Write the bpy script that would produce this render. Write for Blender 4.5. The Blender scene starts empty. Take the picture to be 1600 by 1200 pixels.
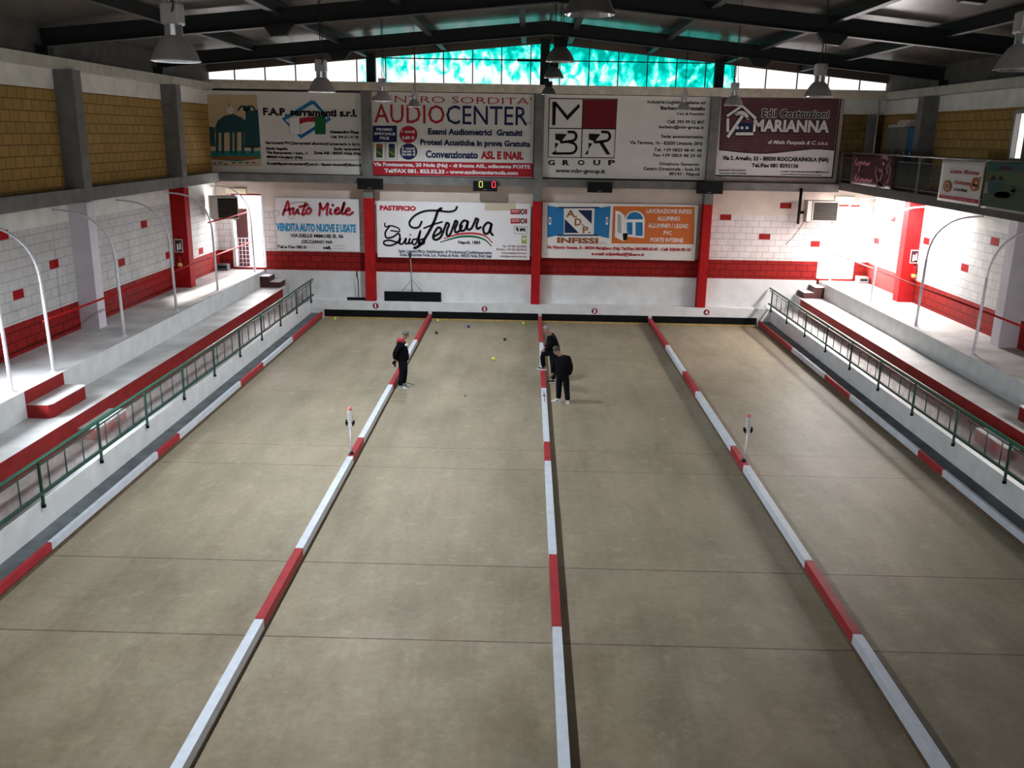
import bpy, bmesh, math, random
from mathutils import Vector, Matrix
random.seed(7)
S = bpy.context.scene
COL = S.collection

# ------------------------------------------------------------------ camera
CX, CZ, FPX = -0.5344, 6.9643, 1401.2
PITCH, YAW, ROLL = 0.270456, -0.014539, 0.017603
FW = Vector((math.sin(YAW)*math.cos(PITCH), math.cos(YAW)*math.cos(PITCH), -math.sin(PITCH)))
_rt = Vector((math.cos(YAW), -math.sin(YAW), 0)); _up = _rt.cross(FW)
RT = math.cos(ROLL)*_rt + math.sin(ROLL)*_up
UP = -math.sin(ROLL)*_rt + math.cos(ROLL)*_up
cd = bpy.data.cameras.new('camera'); cam = bpy.data.objects.new('camera', cd); COL.objects.link(cam)
cd.sensor_width = 36; cd.lens = 36*FPX/1600; cd.clip_end = 300
M = Matrix((RT, UP, -FW)).transposed().to_4x4(); M.translation = Vector((CX, 0, CZ))
cam.matrix_world = M
S.camera = cam

# ------------------------------------------------------------------ world, lights, exposure
S.view_settings.view_transform = 'Standard'; S.view_settings.look = 'None'
S.view_settings.gamma = 1; S.view_settings.use_curve_mapping = False
S.view_settings.exposure = 0.0
W = bpy.data.worlds.new('sky'); S.world = W; W.use_nodes = True
bg = W.node_tree.nodes['Background']; bg.inputs[0].default_value = (0.86, 0.94, 1.0, 1); bg.inputs[1].default_value = 2.2

def area(name, loc, aim, sx, sy, power, col=(1, 1, 1), shape='RECTANGLE', spread=180):
    d = bpy.data.lights.new(name, 'AREA'); d.shape = shape; d.size = sx; d.size_y = sy
    d.energy = power; d.color = col; d.spread = math.radians(spread)
    o = bpy.data.objects.new(name, d); COL.objects.link(o); o.location = loc
    o.rotation_euler = (Vector(aim)-Vector(loc)).to_track_quat('-Z', 'Z').to_euler()
    return o
LAMP_POWER = 330
def sun(name, d, strength, ang, col):
    l = bpy.data.lights.new(name, 'SUN'); l.energy = strength; l.angle = math.radians(ang); l.color = col
    o = bpy.data.objects.new(name, l); COL.objects.link(o); o.rotation_euler = Vector(d).to_track_quat('-Z', 'Y').to_euler(); return o
# low sun that only comes in through the two open doors of the end wall
sun('sun', (-.05, -1, -.365), 26, 5, (1, .94, .87))
# daylight that stands in the door and window openings
area('daylight_door_left', (-11.3, 35.3, 3.2), (-11.5, 30, 2.5), 1.6, 2.8, 500, (1, .96, .96))
area('daylight_door_right', (11.2, 35.3, 3.2), (11.3, 30, 2.5), 1.9, 2.8, 1100, (1, .95, .93))
area('daylight_side_left', (-12.8, 16.1, 3.3), (-9.5, 18.2, 1.4), 2.0, 2.6, 430, (.84, .92, 1), 'RECTANGLE', 100)
area('daylight_side_right', (12.8, 16.1, 3.3), (9.5, 18.0, 1.4), 2.0, 2.6, 360, (1, .95, .90), 'RECTANGLE', 150)
area('daylight_gallery', (12.9, 23.5, 7.15), (-12, 23.5, 6.3), 3.2, 1.2, 70, (1, .97, .92), 'RECTANGLE', 90)
# added lamp, hidden under the gallery slab, to brighten the right corner
area('gallery_under_fill', (11.6, 30.2, 5.12), (11.6, 30.2, 0), .5, 5.4, 820, (1, .94, .90))

# ------------------------------------------------------------------ helpers
def mat(name, col, rough=.6, metal=0, var=0, scale=3.0, bump=0, emit=None, estr=0, spec=.5, dirt=None):
    m = bpy.data.materials.new(name); m.use_nodes = True; nt = m.node_tree; p = nt.nodes['Principled BSDF']
    c = tuple(col)+(1,)
    p.inputs['Base Color'].default_value = c; p.inputs['Roughness'].default_value = rough; p.inputs['Metallic'].default_value = metal
    p.inputs['Specular IOR Level'].default_value = spec
    if emit: p.inputs['Emission Color'].default_value = tuple(emit)+(1,); p.inputs['Emission Strength'].default_value = estr
    if var or bump:
        tc = nt.nodes.new('ShaderNodeTexCoord'); n = nt.nodes.new('ShaderNodeTexNoise')
        n.inputs['Scale'].default_value = scale; n.inputs['Detail'].default_value = 5
        nt.links.new(tc.outputs['Object'], n.inputs['Vector'])
        if var:
            r = nt.nodes.new('ShaderNodeValToRGB'); r.color_ramp.elements[0].position = .3; r.color_ramp.elements[1].position = .7
            lo = dirt if dirt else tuple(x*(1-var) for x in col)
            r.color_ramp.elements[0].color = tuple(lo)+(1,); r.color_ramp.elements[1].color = tuple(min(1, x*(1+var*.5)) for x in col)+(1,)
            nt.links.new(n.outputs['Fac'], r.inputs[0]); nt.links.new(r.outputs[0], p.inputs['Base Color'])
        if bump:
            b = nt.nodes.new('ShaderNodeBump'); b.inputs['Strength'].default_value = bump; b.inputs['Distance'].default_value = .02
            nt.links.new(n.outputs['Fac'], b.inputs['Height']); nt.links.new(b.outputs[0], p.inputs['Normal'])
    return m

def brick_mat(name, axis, c1, c2, mortar, bw, bh, msize=.012, rough=.8, squash=0, off=.5, bump=.4, shift=(0, 0)):
    m = bpy.data.materials.new(name); m.use_nodes = True; nt = m.node_tree; p = nt.nodes['Principled BSDF']
    p.inputs['Roughness'].default_value = rough; p.inputs['Specular IOR Level'].default_value = .2
    tc = nt.nodes.new('ShaderNodeTexCoord'); sp = nt.nodes.new('ShaderNodeSeparateXYZ'); cb = nt.nodes.new('ShaderNodeCombineXYZ')
    nt.links.new(tc.outputs['Object'], sp.inputs[0])
    ad = nt.nodes.new('ShaderNodeMath'); ad.inputs[1].default_value = 100*bw+shift[0]
    az = nt.nodes.new('ShaderNodeMath'); az.inputs[1].default_value = shift[1]
    nt.links.new(sp.outputs[0 if axis == 'x' else 1], ad.inputs[0]); nt.links.new(sp.outputs[2], az.inputs[0])
    nt.links.new(ad.outputs[0], cb.inputs[0]); nt.links.new(az.outputs[0], cb.inputs[1])
    b = nt.nodes.new('ShaderNodeTexBrick'); b.offset = off
    b.inputs['Color1'].default_value = tuple(c1)+(1,); b.inputs['Color2'].default_value = tuple(c2)+(1,); b.inputs['Mortar'].default_value = tuple(mortar)+(1,)
    b.inputs['Scale'].default_value = 1; b.inputs['Mortar Size'].default_value = msize; b.inputs['Mortar Smooth'].default_value = .15
    b.inputs['Brick Width'].default_value = bw; b.inputs['Row Height'].default_value = bh
    nt.links.new(cb.outputs[0], b.inputs['Vector'])
    n = nt.nodes.new('ShaderNodeTexNoise'); n.inputs['Scale'].default_value = 2.3; n.inputs['Detail'].default_value = 6
    nt.links.new(tc.outputs['Object'], n.inputs['Vector'])
    mx = nt.nodes.new('ShaderNodeMix'); mx.data_type = 'RGBA'; mx.blend_type = 'MULTIPLY'; mx.inputs[0].default_value = .35
    nt.links.new(b.outputs['Color'], mx.inputs[6]); nt.links.new(n.outputs['Fac'], mx.inputs[7]); nt.links.new(mx.outputs[2], p.inputs['Base Color'])
    bp = nt.nodes.new('ShaderNodeBump'); bp.inputs['Strength'].default_value = bump; bp.inputs['Distance'].default_value = .01; bp.invert = True
    nt.links.new(b.outputs['Fac'], bp.inputs['Height']); nt.links.new(bp.outputs[0], p.inputs['Normal'])
    return m

class MB:
    def __init__(s): s.v = []; s.f = []; s.m = []; s.sm = []
    def add(s, vs, fs, mi=0, smooth=False):
        o = len(s.v); s.v += [tuple(v) for v in vs]
        for f in fs: s.f.append([o+i for i in f]); s.m.append(mi); s.sm.append(smooth)
        return s
    def box(s, x0, x1, y0, y1, z0, z1, mi=0):
        x0, x1 = min(x0, x1), max(x0, x1); y0, y1 = min(y0, y1), max(y0, y1); z0, z1 = min(z0, z1), max(z0, z1)
        vs = [(x, y, z) for x in (x0, x1) for y in (y0, y1) for z in (z0, z1)]
        return s.add(vs, [(0, 1, 3, 2), (4, 6, 7, 5), (0, 4, 5, 1), (2, 3, 7, 6), (0, 2, 6, 4), (1, 5, 7, 3)], mi)
    def bbox(s, x0, x1, y0, y1, z0, z1, r=.01, mi=0):
        """box with chamfered edges"""
        bm = bmesh.new(); bmesh.ops.create_cube(bm, size=1)
        for v in bm.verts: v.co = Vector(((x0+x1)/2+v.co.x*abs(x1-x0), (y0+y1)/2+v.co.y*abs(y1-y0), (z0+z1)/2+v.co.z*abs(z1-z0)))
        bmesh.ops.bevel(bm, geom=bm.edges[:], offset=r, segments=2, affect='EDGES', profile=.6)
        bm.verts.index_update()
        s.add([v.co[:] for v in bm.verts], [[v.index for v in f.verts] for f in bm.faces], mi); bm.free(); return s
    def prism(s, poly, axis, a0, a1, mi=0):
        """poly: 2D points, extruded along axis 'x' (pts=y,z), 'y' (pts=x,z) or 'z' (pts=x,y)"""
        def P(p, a): return (a, p[0], p[1]) if axis == 'x' else (p[0], a, p[1]) if axis == 'y' else (p[0], p[1], a)
        n = len(poly); vs = [P(p, a0) for p in poly]+[P(p, a1) for p in poly]
        fs = [tuple(range(n)), tuple(range(2*n-1, n-1, -1))]+[(i, i+n, (i+1) % n+n, (i+1) % n) for i in range(n)]
        return s.add(vs, fs, mi)
    def tube(s, pts, r, n=8, mi=0, cap=True):
        pts = [Vector(p) for p in pts]; rs = r if isinstance(r, (list, tuple)) else [r]*len(pts)
        vs = []; k = len(pts); up0 = None
        for i, p in enumerate(pts):
            t = (pts[min(i+1, k-1)]-pts[max(i-1, 0)]).normalized()
            a = Vector((0, 0, 1)) if abs(t.z) < .9 else Vector((0, 1, 0))
            if up0 is not None:
                u = up0-t*up0.dot(t)
                if u.length < 1e-4: u = a-t*a.dot(t)
            else: u = a-t*a.dot(t)
            u.normalize(); up0 = u; w = t.cross(u)
            for j in range(n):
                an = 2*math.pi*j/n; vs.append(p+rs[i]*(math.cos(an)*u+math.sin(an)*w))
        fs = [(i*n+j, i*n+(j+1) % n, (i+1)*n+(j+1) % n, (i+1)*n+j) for i in range(k-1) for j in range(n)]
        s.add(vs, fs, mi, True)
        if cap: o = len(s.v)-len(vs); s.f += [[o+j for j in range(n)][::-1], [o+(k-1)*n+j for j in range(n)]]; s.m += [mi, mi]; s.sm += [False, False]
        return s
    def lathe(s, prof, cx, cy, n=24, mi=0, smooth=True):
        """prof: (r, z) list"""
        vs = [(cx+r*math.cos(2*math.pi*j/n), cy+r*math.sin(2*math.pi*j/n), z) for r, z in prof for j in range(n)]
        fs = [(i*n+j, i*n+(j+1) % n, (i+1)*n+(j+1) % n, (i+1)*n+j) for i in range(len(prof)-1) for j in range(n)]
        return s.add(vs, fs, mi, smooth)
    def ball(s, c, r, mi=0, n=14, sc=(1, 1, 1), rot=None):
        bm = bmesh.new(); bmesh.ops.create_uvsphere(bm, u_segments=n, v_segments=max(6, n*2//3), radius=r)
        bm.verts.index_update()
        R = rot if rot else Matrix.Identity(3)
        vs = [(R @ Vector((v.co.x*sc[0], v.co.y*sc[1], v.co.z*sc[2])))+Vector(c) for v in bm.verts]
        s.add(vs, [[v.index for v in f.verts] for f in bm.faces], mi, True); bm.free(); return s
    def mesh(s, me, mi=0, smooth=True):
        return s.add([v.co[:] for v in me.vertices], [list(p.vertices) for p in me.polygons], mi, smooth)

def obj(name, mb, mats, parent=None, label=None):
    if not isinstance(mats, (list, tuple)): mats = [mats]
    me = bpy.data.meshes.new(name)
    off = Vector(parent.matrix_world.translation) if parent is not None else Vector((0, 0, 0))
    if parent is not None: off = Vector(WLOC[parent.name])
    me.from_pydata([Vector(v)-off for v in mb.v], [], mb.f)
    for m in mats: me.materials.append(m)
    me.polygons.foreach_set('material_index', mb.m); me.polygons.foreach_set('use_smooth', mb.sm)
    bm = bmesh.new(); bm.from_mesh(me); bmesh.ops.recalc_face_normals(bm, faces=bm.faces[:]); bm.to_mesh(me); bm.free()
    o = bpy.data.objects.new(name, me); COL.objects.link(o)
    WLOC[o.name] = tuple(off)
    if parent is not None: o.parent = parent
    if label: o['label'] = label
    return o
WLOC = {}
def thing(name, label, cat, loc, group=None):
    o = bpy.data.objects.new(name, None); COL.objects.link(o); o.location = loc; o.empty_display_size = .1
    WLOC[o.name] = tuple(loc); o['label'] = label; o['category'] = cat
    if group: o['group'] = group
    return o
def tag(o, label, cat, group=None):
    o['label'] = label; o['category'] = cat
    if group: o['group'] = group
    return o
def struct(name, mb, mats, parent=None):
    o = obj(name, mb, mats, parent)
    if parent is None: o['kind'] = 'structure'
    return o

def at(x, y, Y):
    """point of the plane Y seen at photograph pixel x, y (used to measure the flat boards of the end wall)"""
    d = FW+RT*((x-800)/FPX)-UP*((y-600)/FPX)
    return Vector((CX, 0, CZ))+d*(Y/d.y)
def atx(x, y, X):
    d = FW+RT*((x-800)/FPX)-UP*((y-600)/FPX)
    return Vector((CX, 0, CZ))+d*((X-CX)/d.x)

def smooth(pts, k=5):
    out = []; n = len(pts)
    for i in range(n-1):
        p0, p1, p2, p3 = pts[max(i-1, 0)], pts[i], pts[i+1], pts[min(i+2, n-1)]
        for j in range(k):
            t = j/k
            out.append(tuple(.5*(2*p1[a]+(p2[a]-p0[a])*t+(2*p0[a]-5*p1[a]+4*p2[a]-p3[a])*t*t+(3*p1[a]-p0[a]-3*p2[a]+p3[a])*t**3) for a in range(len(p1))))
    out.append(tuple(pts[-1])); return out

# ------------------------------------------------------------------ materials
def floor_mat():
    m = bpy.data.materials.new('court_floor'); m.use_nodes = True; nt = m.node_tree; p = nt.nodes['Principled BSDF']; L = nt.links.new; N = nt.nodes.new
    tc = N('ShaderNodeTexCoord')
    def noise(scale, sv, det=6, rough=.6):
        mp = N('ShaderNodeMapping'); mp.inputs['Scale'].default_value = sv; L(tc.outputs['Object'], mp.inputs[0])
        n = N('ShaderNodeTexNoise'); n.inputs['Scale'].default_value = scale; n.inputs['Detail'].default_value = det; n.inputs['Roughness'].default_value = rough
        L(mp.outputs[0], n.inputs['Vector']); return n
    def ramp(src, stops):
        r = N('ShaderNodeValToRGB'); e = r.color_ramp.elements
        while len(e) < len(stops): e.new(.5)
        for i, (pos, c) in enumerate(stops): e[i].position = pos; e[i].color = tuple(c)+(1,)
        L(src, r.inputs[0]); return r
    base = ramp(noise(.55, (1, .6, 1)).outputs['Fac'], [(.28, (.245, .216, .150)), (.5, (.305, .263, .185)), (.72, (.36, .298, .222))])
    def mul(a, b, fac):
        x = N('ShaderNodeMix'); x.data_type = 'RGBA'; x.blend_type = 'MULTIPLY'; x.inputs[0].default_value = fac
        L(a, x.inputs[6]); L(b, x.inputs[7]); return x.outputs[2]
    st = ramp(noise(1.0, (1.6, .35, 1), 7, .65).outputs['Fac'], [(.32, (.76, .75, .735)), (.54, (.99, .99, .99)), (.75, (1.10, 1.09, 1.05))])
    c = mul(base.outputs[0], st.outputs[0], .8)
    fine = ramp(noise(9, (1, 1, 1), 8, .7).outputs['Fac'], [(.32, (.70, .70, .70)), (.6, (1, 1, 1))])
    c = mul(c, fine.outputs[0], .55)
    # pale scuff marks
    sc = ramp(noise(2.2, (1, 1, 1), 10, .78).outputs['Fac'], [(.545, (0, 0, 0)), (.70, (1, 1, 1))])
    mx = N('ShaderNodeMix'); mx.data_type = 'RGBA'; L(c, mx.inputs[6]); mx.inputs[7].default_value = (.46, .40, .29, 1)
    mm = N('ShaderNodeMath'); mm.operation = 'MULTIPLY'; mm.inputs[1].default_value = .55; L(sc.outputs[0], mm.inputs[0]); L(mm.outputs[0], mx.inputs[0]); c = mx.outputs[2]
    # browner patches, spreading and deepening towards the near end
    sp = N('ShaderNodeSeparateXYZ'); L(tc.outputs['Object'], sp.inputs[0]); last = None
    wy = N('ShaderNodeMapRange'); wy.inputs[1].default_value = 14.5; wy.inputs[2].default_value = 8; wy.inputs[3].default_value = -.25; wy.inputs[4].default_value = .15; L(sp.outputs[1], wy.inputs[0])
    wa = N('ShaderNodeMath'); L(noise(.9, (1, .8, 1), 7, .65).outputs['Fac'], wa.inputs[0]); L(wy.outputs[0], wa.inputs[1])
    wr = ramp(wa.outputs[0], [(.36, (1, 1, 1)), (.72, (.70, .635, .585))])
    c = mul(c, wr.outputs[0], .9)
    # painted cross lines
    for Y, st_ in ((29.34, .45), (26.07, .55), (23.89, .55), (19.45, .6), (18.18, .8), (13.66, 1), (11.34, 1)):
        a = N('ShaderNodeMath'); a.operation = 'COMPARE'; a.inputs[1].default_value = Y; a.inputs[2].default_value = .016; L(sp.outputs[1], a.inputs[0])
        b = N('ShaderNodeMath'); b.operation = 'MULTIPLY'; b.inputs[1].default_value = st_; L(a.outputs[0], b.inputs[0])
        if last:
            q = N('ShaderNodeMath'); q.operation = 'ADD'; L(last, q.inputs[0]); L(b.outputs[0], q.inputs[1]); last = q.outputs[0]
        else: last = b.outputs[0]
    br = ramp(noise(3, (1, 1, 1), 4).outputs['Fac'], [(.3, (.35, .35, .35)), (.55, (.85, .85, .85))])
    q = N('ShaderNodeMath'); q.operation = 'MULTIPLY'; L(last, q.inputs[0]); L(br.outputs[0], q.inputs[1])
    mx = N('ShaderNodeMix'); mx.data_type = 'RGBA'; L(q.outputs[0], mx.inputs[0]); L(c, mx.inputs[6]); mx.inputs[7].default_value = (.10, .05, .045, 1)
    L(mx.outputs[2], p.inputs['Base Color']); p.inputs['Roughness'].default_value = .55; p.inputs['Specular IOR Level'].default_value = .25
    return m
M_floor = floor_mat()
WHITE = (.66, .685, .69); RED = (.44, .022, .03)
M_white = mat('white_paint', WHITE, .55, var=.12, scale=2.5)
M_whitebeam = mat('white_board_paint', (.57, .62, .69), .5, var=.12, scale=4, spec=.3)
M_redbeam = mat('red_board_paint', (.36, .02, .03), .55, var=.2, scale=5, spec=.3)
M_red = mat('red_wall_paint', (.36, .014, .016), .7, var=.18, scale=3, spec=.05)
M_darkred = mat('oxblood_paint', (.25, .014, .013), .65, var=.25, scale=4, spec=.2)
M_plaster = mat('cream_plaster', (.60, .52, .46), .85, var=.1, scale=2)
M_plaster_w = mat('pale_plaster', (.74, .74, .70), .85, var=.15, scale=2)
M_conc = mat('grey_concrete', (.17, .17, .165), .85, var=.25, scale=3, bump=.2)
M_concdark = mat('dark_concrete', (.10, .10, .092), .9, var=.3, scale=2, bump=.2)
M_conc_light = mat('pale_concrete_ledge', (.50, .50, .44), .85, var=.2, scale=4, bump=.2)
M_creamledge = mat('cream_ledge', (.70, .64, .53), .85, var=.2, scale=4, bump=.15)
M_tier = mat('tier_screed', (.50, .495, .485), .5, var=.35, scale=1.1)
M_gutter = mat('gutter_slate', (.10, .115, .12), .75, var=.5, scale=2.5)
M_brown = mat('worn_brown_sill', (.115, .075, .045), .8, var=.4, scale=6)
M_yellow = mat('yellow_plank', (.42, .29, .10), .6, var=.25, scale=6)
M_black = mat('black_rubber', (.004, .005, .006), .7, spec=.12)
M_blackgloss = mat('black_plastic', (.005, .005, .006), .5, spec=.2)
M_green = mat('green_rail_paint', (.008, .11, .062), .4, var=.25, scale=8)
M_greendark = mat('dark_green_rail_paint', (.010, .055, .040), .5, var=.3, scale=8)
M_pole = mat('white_pole_paint', (.72, .70, .76), .4, var=.15, scale=10)
M_steel = mat('dark_roof_steel', (.014, .017, .018), .55, spec=.3)
M_ceil = mat('ceiling_sheet', (.10, .087, .077), .27, var=.12, scale=1.2)
M_grey = mat('grey_metal', (.30, .30, .30), .45, metal=.3, var=.1, scale=6)
M_lampbody = mat('lamp_grey_enamel', (.50, .48, .48), .4, metal=.25)
M_lampin = mat('lamp_reflector', (.85, .86, .9), .2, metal=.8)
M_lampon = mat('lamp_lit_lens', (.9, .9, 1), .3, emit=(.9, .94, 1), estr=14)
M_lampoff = mat('lamp_unlit_lens', (.55, .55, .55), .2)
M_domebody = mat('lamp_dome_dark', (.17, .17, .16), .4, metal=.3)
M_cable = mat('black_cable', (.01, .01, .01), .6)
BW, BH = .445, .235
wb = (.76, .72, .71)
M_wbrick_x = brick_mat('white_block_end', 'x', wb, (.73, .69, .68), (.42, .36, .36), BW, BH, .010)
M_rbrick_x = brick_mat('red_block_end', 'x', (.27, .012, .010), (.31, .015, .012), (.07, .005, .005), BW, BH, .012)
M_wbrick_y = brick_mat('white_block_side', 'y', (.70, .70, .69), (.67, .67, .66), (.46, .46, .46), BW, BH, .012)
M_rbrick_y = brick_mat('red_block_side', 'y', (.29, .012, .010), (.34, .015, .013), (.07, .005, .005), BW, BH, .012)
M_tuff_y = brick_mat('tuff_block_side', 'y', (.46, .29, .09), (.38, .245, .08), (.20, .125, .045), .40, .262, .016, .9)
M_tuff_x = brick_mat('tuff_block_end', 'x', (.25, .16, .06), (.21, .13, .05), (.12, .08, .035), .40, .262, .016, .9)

# ------------------------------------------------------------------ setting: floor, tiers
YE = 34.15        # front of the end ledge
YW = 34.6         # end wall
YN = -5.0         # near end of what is built
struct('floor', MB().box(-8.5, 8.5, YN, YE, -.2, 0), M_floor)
for sgn, side in ((-1, 'left'), (1, 'right')):
    b = MB()
    b.box(sgn*8.5, sgn*8.88, YN, YE, -.2, .19, 0)                     # gutter
    struct('floor_gutter_'+side, b, M_gutter)
    b = MB()
    b.box(sgn*8.88, sgn*9.05, YN, YW, -.2, .70, 0)                    # low white kerb wall
    b.box(sgn*9.05, sgn*9.80, YN, YW, -.2, .695, 1)                   # terrace behind the railing
    b.box(sgn*9.80, sgn*10.72, YN, YW, -.2, 1.205, 1)                 # first tier
    b.box(sgn*9.79, sgn*9.80, YN, 33.6, .70, 1.21, 2)                 # its red riser
    b.box(sgn*10.72, sgn*12.46, YN, YW, -.2, 1.775, 1)                # upper tier
    b.box(sgn*10.71, sgn*10.72, YN, YW, 1.206, 1.776, 0)              # white riser
    struct('floor_terrace_'+side, b, [M_white, M_tier, M_darkred])

# end ledge with the rubber bumper below
b = MB(); b.box(-8.88, 8.88, YE, YW, -.2, .69); b.box(-8.88, 8.88, YE-.012, YE, .34, .70)
struct('trim_1', b, M_white)

# ------------------------------------------------------------------ end wall
DL = (-11.88, -10.68); DR = (10.64, 11.95); DZ = (1.85, 4.62)
def red_blocks_x(b, spots, mi):
    for px, py in spots:
        p = at(px, py, YW-.006); i = round((p.x)/BW*2)/2; r = math.floor(p.z/BH)
        b.box(p.x-BW/2+.01, p.x+BW/2-.01, YW-.006, YW, r*BH+.012, r*BH+BH-.012, mi)
b = MB()
segs = [(-12.7, DL[0]), (DL[1], DR[0]), (DR[1], 12.7)]
for x0, x1 in segs:
    b.box(x0, x1, YW, YW+.3, -.2, 1.78, 0); b.box(x0, x1, YW, YW+.3, 1.78, 2.5, 1)
    b.box(x0, x1, YW, YW+.3, 2.5, 4.2, 2)
    b.box(x0, x1, YW, YW+.3, 4.2, DZ[1], 3)
for x0, x1 in (DL, DR): b.box(x0, x1, YW, YW+.3, -.2, DZ[0], 1)
b.box(-12.7, 12.7, YW, YW+.3, DZ[1], 5.5, 3)
b.box(-12.7, 10.95, YW, YW+.3, 5.5, 8.45, 3)
b.box(10.95, 13.4, YW, YW+.3, 5.5, 7.92, 4); b.box(10.95, 13.4, YW, YW+.3, 7.92, 8.45, 5)
b.box(11.85, 12.12, YW-.3, YW, 5.5, 7.92, 6)
red_blocks_x(b, [(1134, 337), (1228, 320), (1195, 366), (1276, 377)], 1)
struct('wall_back', b, [M_white, M_rbrick_x, M_wbrick_x, M_plaster, M_tuff_x, M_plaster_w, M_conc])
# long grey beam between the two rows of boards, cream ledge under the clerestory
struct('trim_2', MB().box(-12.45, 10.95, YE+.02, YW, 5.13, 5.42), M_conc)
struct('trim_3', MB().box(-12.7, 12.7, YE-.05, YW+.3, 8.45, 8.74), M_creamledge)
# end-wall pillars: red below, grey above
for i, (x0, x1) in enumerate(((-6.73, -6.38), (-.37, -.03), (6.02, 6.34))):
    b = MB(); b.box(x0, x1, YE-.0, YW, .69, 4.60, 0); b.box(x0, x1, YE, YW, 4.60, 8.45, 1)
    struct('wall_pillar', b, [M_red, M_conc])

# doors in the end wall
def door_frame(n, d):
    b = MB()
    for x in d: b.box(x-.04, x+.04, YW-.02, YW+.3, DZ[0], DZ[1]+.03, 1)
    b.box(d[0], d[1], YW-.02, YW+.3, DZ[1]-.03, DZ[1]+.03, 0); b.box(d[0]-.04, d[1]+.04, YW-.04, YW+.3, DZ[0]-.07, DZ[0]+.01, 0)
    return struct(n, b, [M_darkred, M_white])
dl = door_frame('door_1', DL)
b = MB()   # brown leaf standing ajar outside the opening
b.box(DL[0]+.05, DL[0]+.50, YW+.30, YW+.35, DZ[0]+.75, DZ[1]-.55); b.box(DL[0]+.05, DL[0]+.50, YW+.30, YW+.35, DZ[0], DZ[0]+.75)
struct('door_leaf', b, mat('brown_door', (.06, .012, .012), .7), dl)
dr = door_frame('door_2', DR)
g = thing('gate', 'low white wire grid gate standing in the left bright doorway', 'gate', (-11.25, YW-.1, DZ[0]))
b = MB(); x0, x1, z0, z1 = -11.80, -10.72, 1.88, 2.98; yy = YW-.10
b.tube([(x0, yy, z0), (x0, yy, z1), (x1, yy, z1), (x1, yy, z0), (x0, yy, z0)], .022, 6)
obj('gate_frame', b, M_pole, g)
b = MB()
for i in range(1, 8): x = x0+(x1-x0)*i/8; b.tube([(x, yy, z0), (x, yy, z1)], .008, 5)
for i in range(1, 7): z = z0+(z1-z0)*i/7; b.tube([(x0, yy, z), (x1, yy, z)], .008, 5)
obj('wire_grid', b, M_pole, g)

# ------------------------------------------------------------------ clerestory windows under the gable
def roofz(x): return 10.52-.095*abs(x)
def pane_mat(name, green, strength=1.15):
    m = bpy.data.materials.new(name); m.use_nodes = True; nt = m.node_tree; nt.nodes.clear(); L = nt.links.new; N = nt.nodes.new
    out = N('ShaderNodeOutputMaterial'); e = N('ShaderNodeEmission')
    if green:
        tc = N('ShaderNodeTexCoord'); mp = N('ShaderNodeMapping'); mp.inputs['Scale'].default_value = (2.1, 1, 1.5); L(tc.outputs['Object'], mp.inputs[0])
        n = N('ShaderNodeTexNoise'); n.inputs['Scale'].default_value = 1.5; n.inputs['Detail'].default_value = 6; n.inputs['Distortion'].default_value = .6; L(mp.outputs[0], n.inputs['Vector'])
        sp = N('ShaderNodeSeparateXYZ'); L(tc.outputs['Object'], sp.inputs[0])
        g = N('ShaderNodeMapRange'); g.inputs[1].default_value = -3; g.inputs[2].default_value = 4; g.inputs[3].default_value = .10; g.inputs[4].default_value = -.09; L(sp.outputs[0], g.inputs[0])
        h = N('ShaderNodeMapRange'); h.inputs[1].default_value = 9.0; h.inputs[2].default_value = 10.2; h.inputs[3].default_value = .10; h.inputs[4].default_value = -.14; L(sp.outputs[2], h.inputs[0])
        a = N('ShaderNodeMath'); L(n.outputs['Fac'], a.inputs[0]); L(g.outputs[0], a.inputs[1])
        a2 = N('ShaderNodeMath'); L(a.outputs[0], a2.inputs[0]); L(h.outputs[0], a2.inputs[1])
        r = N('ShaderNodeValToRGB'); els = r.color_ramp.elements
        els[0].position = .38; els[0].color = (.0, .42, .34, 1); els[1].position = .66; els[1].color = (.95, 1, .98, 1)
        k = els.new(.46); k.color = (.0, .85, .72, 1); k = els.new(.53); k.color = (.05, .95, .82, 1)
        L(a2.outputs[0], r.inputs[0]); L(r.outputs[0], e.inputs[0]); e.inputs[1].default_value = 1.05
    else:
        e.inputs[0].default_value = (1, .97, .95, 1); e.inputs[1].default_value = strength
    L(e.outputs[0], out.inputs[0]); return m
M_pane_w = pane_mat('daylit_clear_pane', False); M_pane_g = pane_mat('daylit_green_film_pane', True)
M_mull = mat('window_bar', (.012, .022, .02), .7, spec=.2)
XG = 6.95
for n, x0, x1, pm in ((1, -12.62, -XG, M_pane_w), (2, -XG, XG-.05, M_pane_g), (3, XG-.05, 12.62, M_pane_w)):
    yb = YW+.18
    top = lambda x: roofz(x)-.30
    xs = [x0]+([0] if x0 < 0 < x1 else [])+[x1]
    fr = MB()
    k = max(1, round((x1-x0)/1.04))
    for i in range(k+1):
        x = x0+(x1-x0)*i/k; fr.box(x-.018, x+.018, yb-.05, yb, 8.70, top(x)+.1)
    fr.box(x0, x1, yb-.05, yb, 8.70, 8.76)
    if n == 2:
        for sx in (-6.4, -.05, 6.3): fr.box(sx-.16, sx+.16, yb-.28, yb-.02, 8.70, top(sx)+.1)
        fr.box(-6, 6, yb-.06, yb, 9.60, 9.635); fr.box(-1.05, -.2, yb-.1, yb-.02, 9.57, 9.66)
    w = struct('window_%d' % n, fr, M_mull)
    pn = MB(); pl = [(x0, 8.70)]+[(x, top(x)+.05) for x in xs]+[(x1, 8.70)]
    pn.prism(pl, 'y', yb, yb+.015)
    obj('pane', pn, pm, w)

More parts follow.
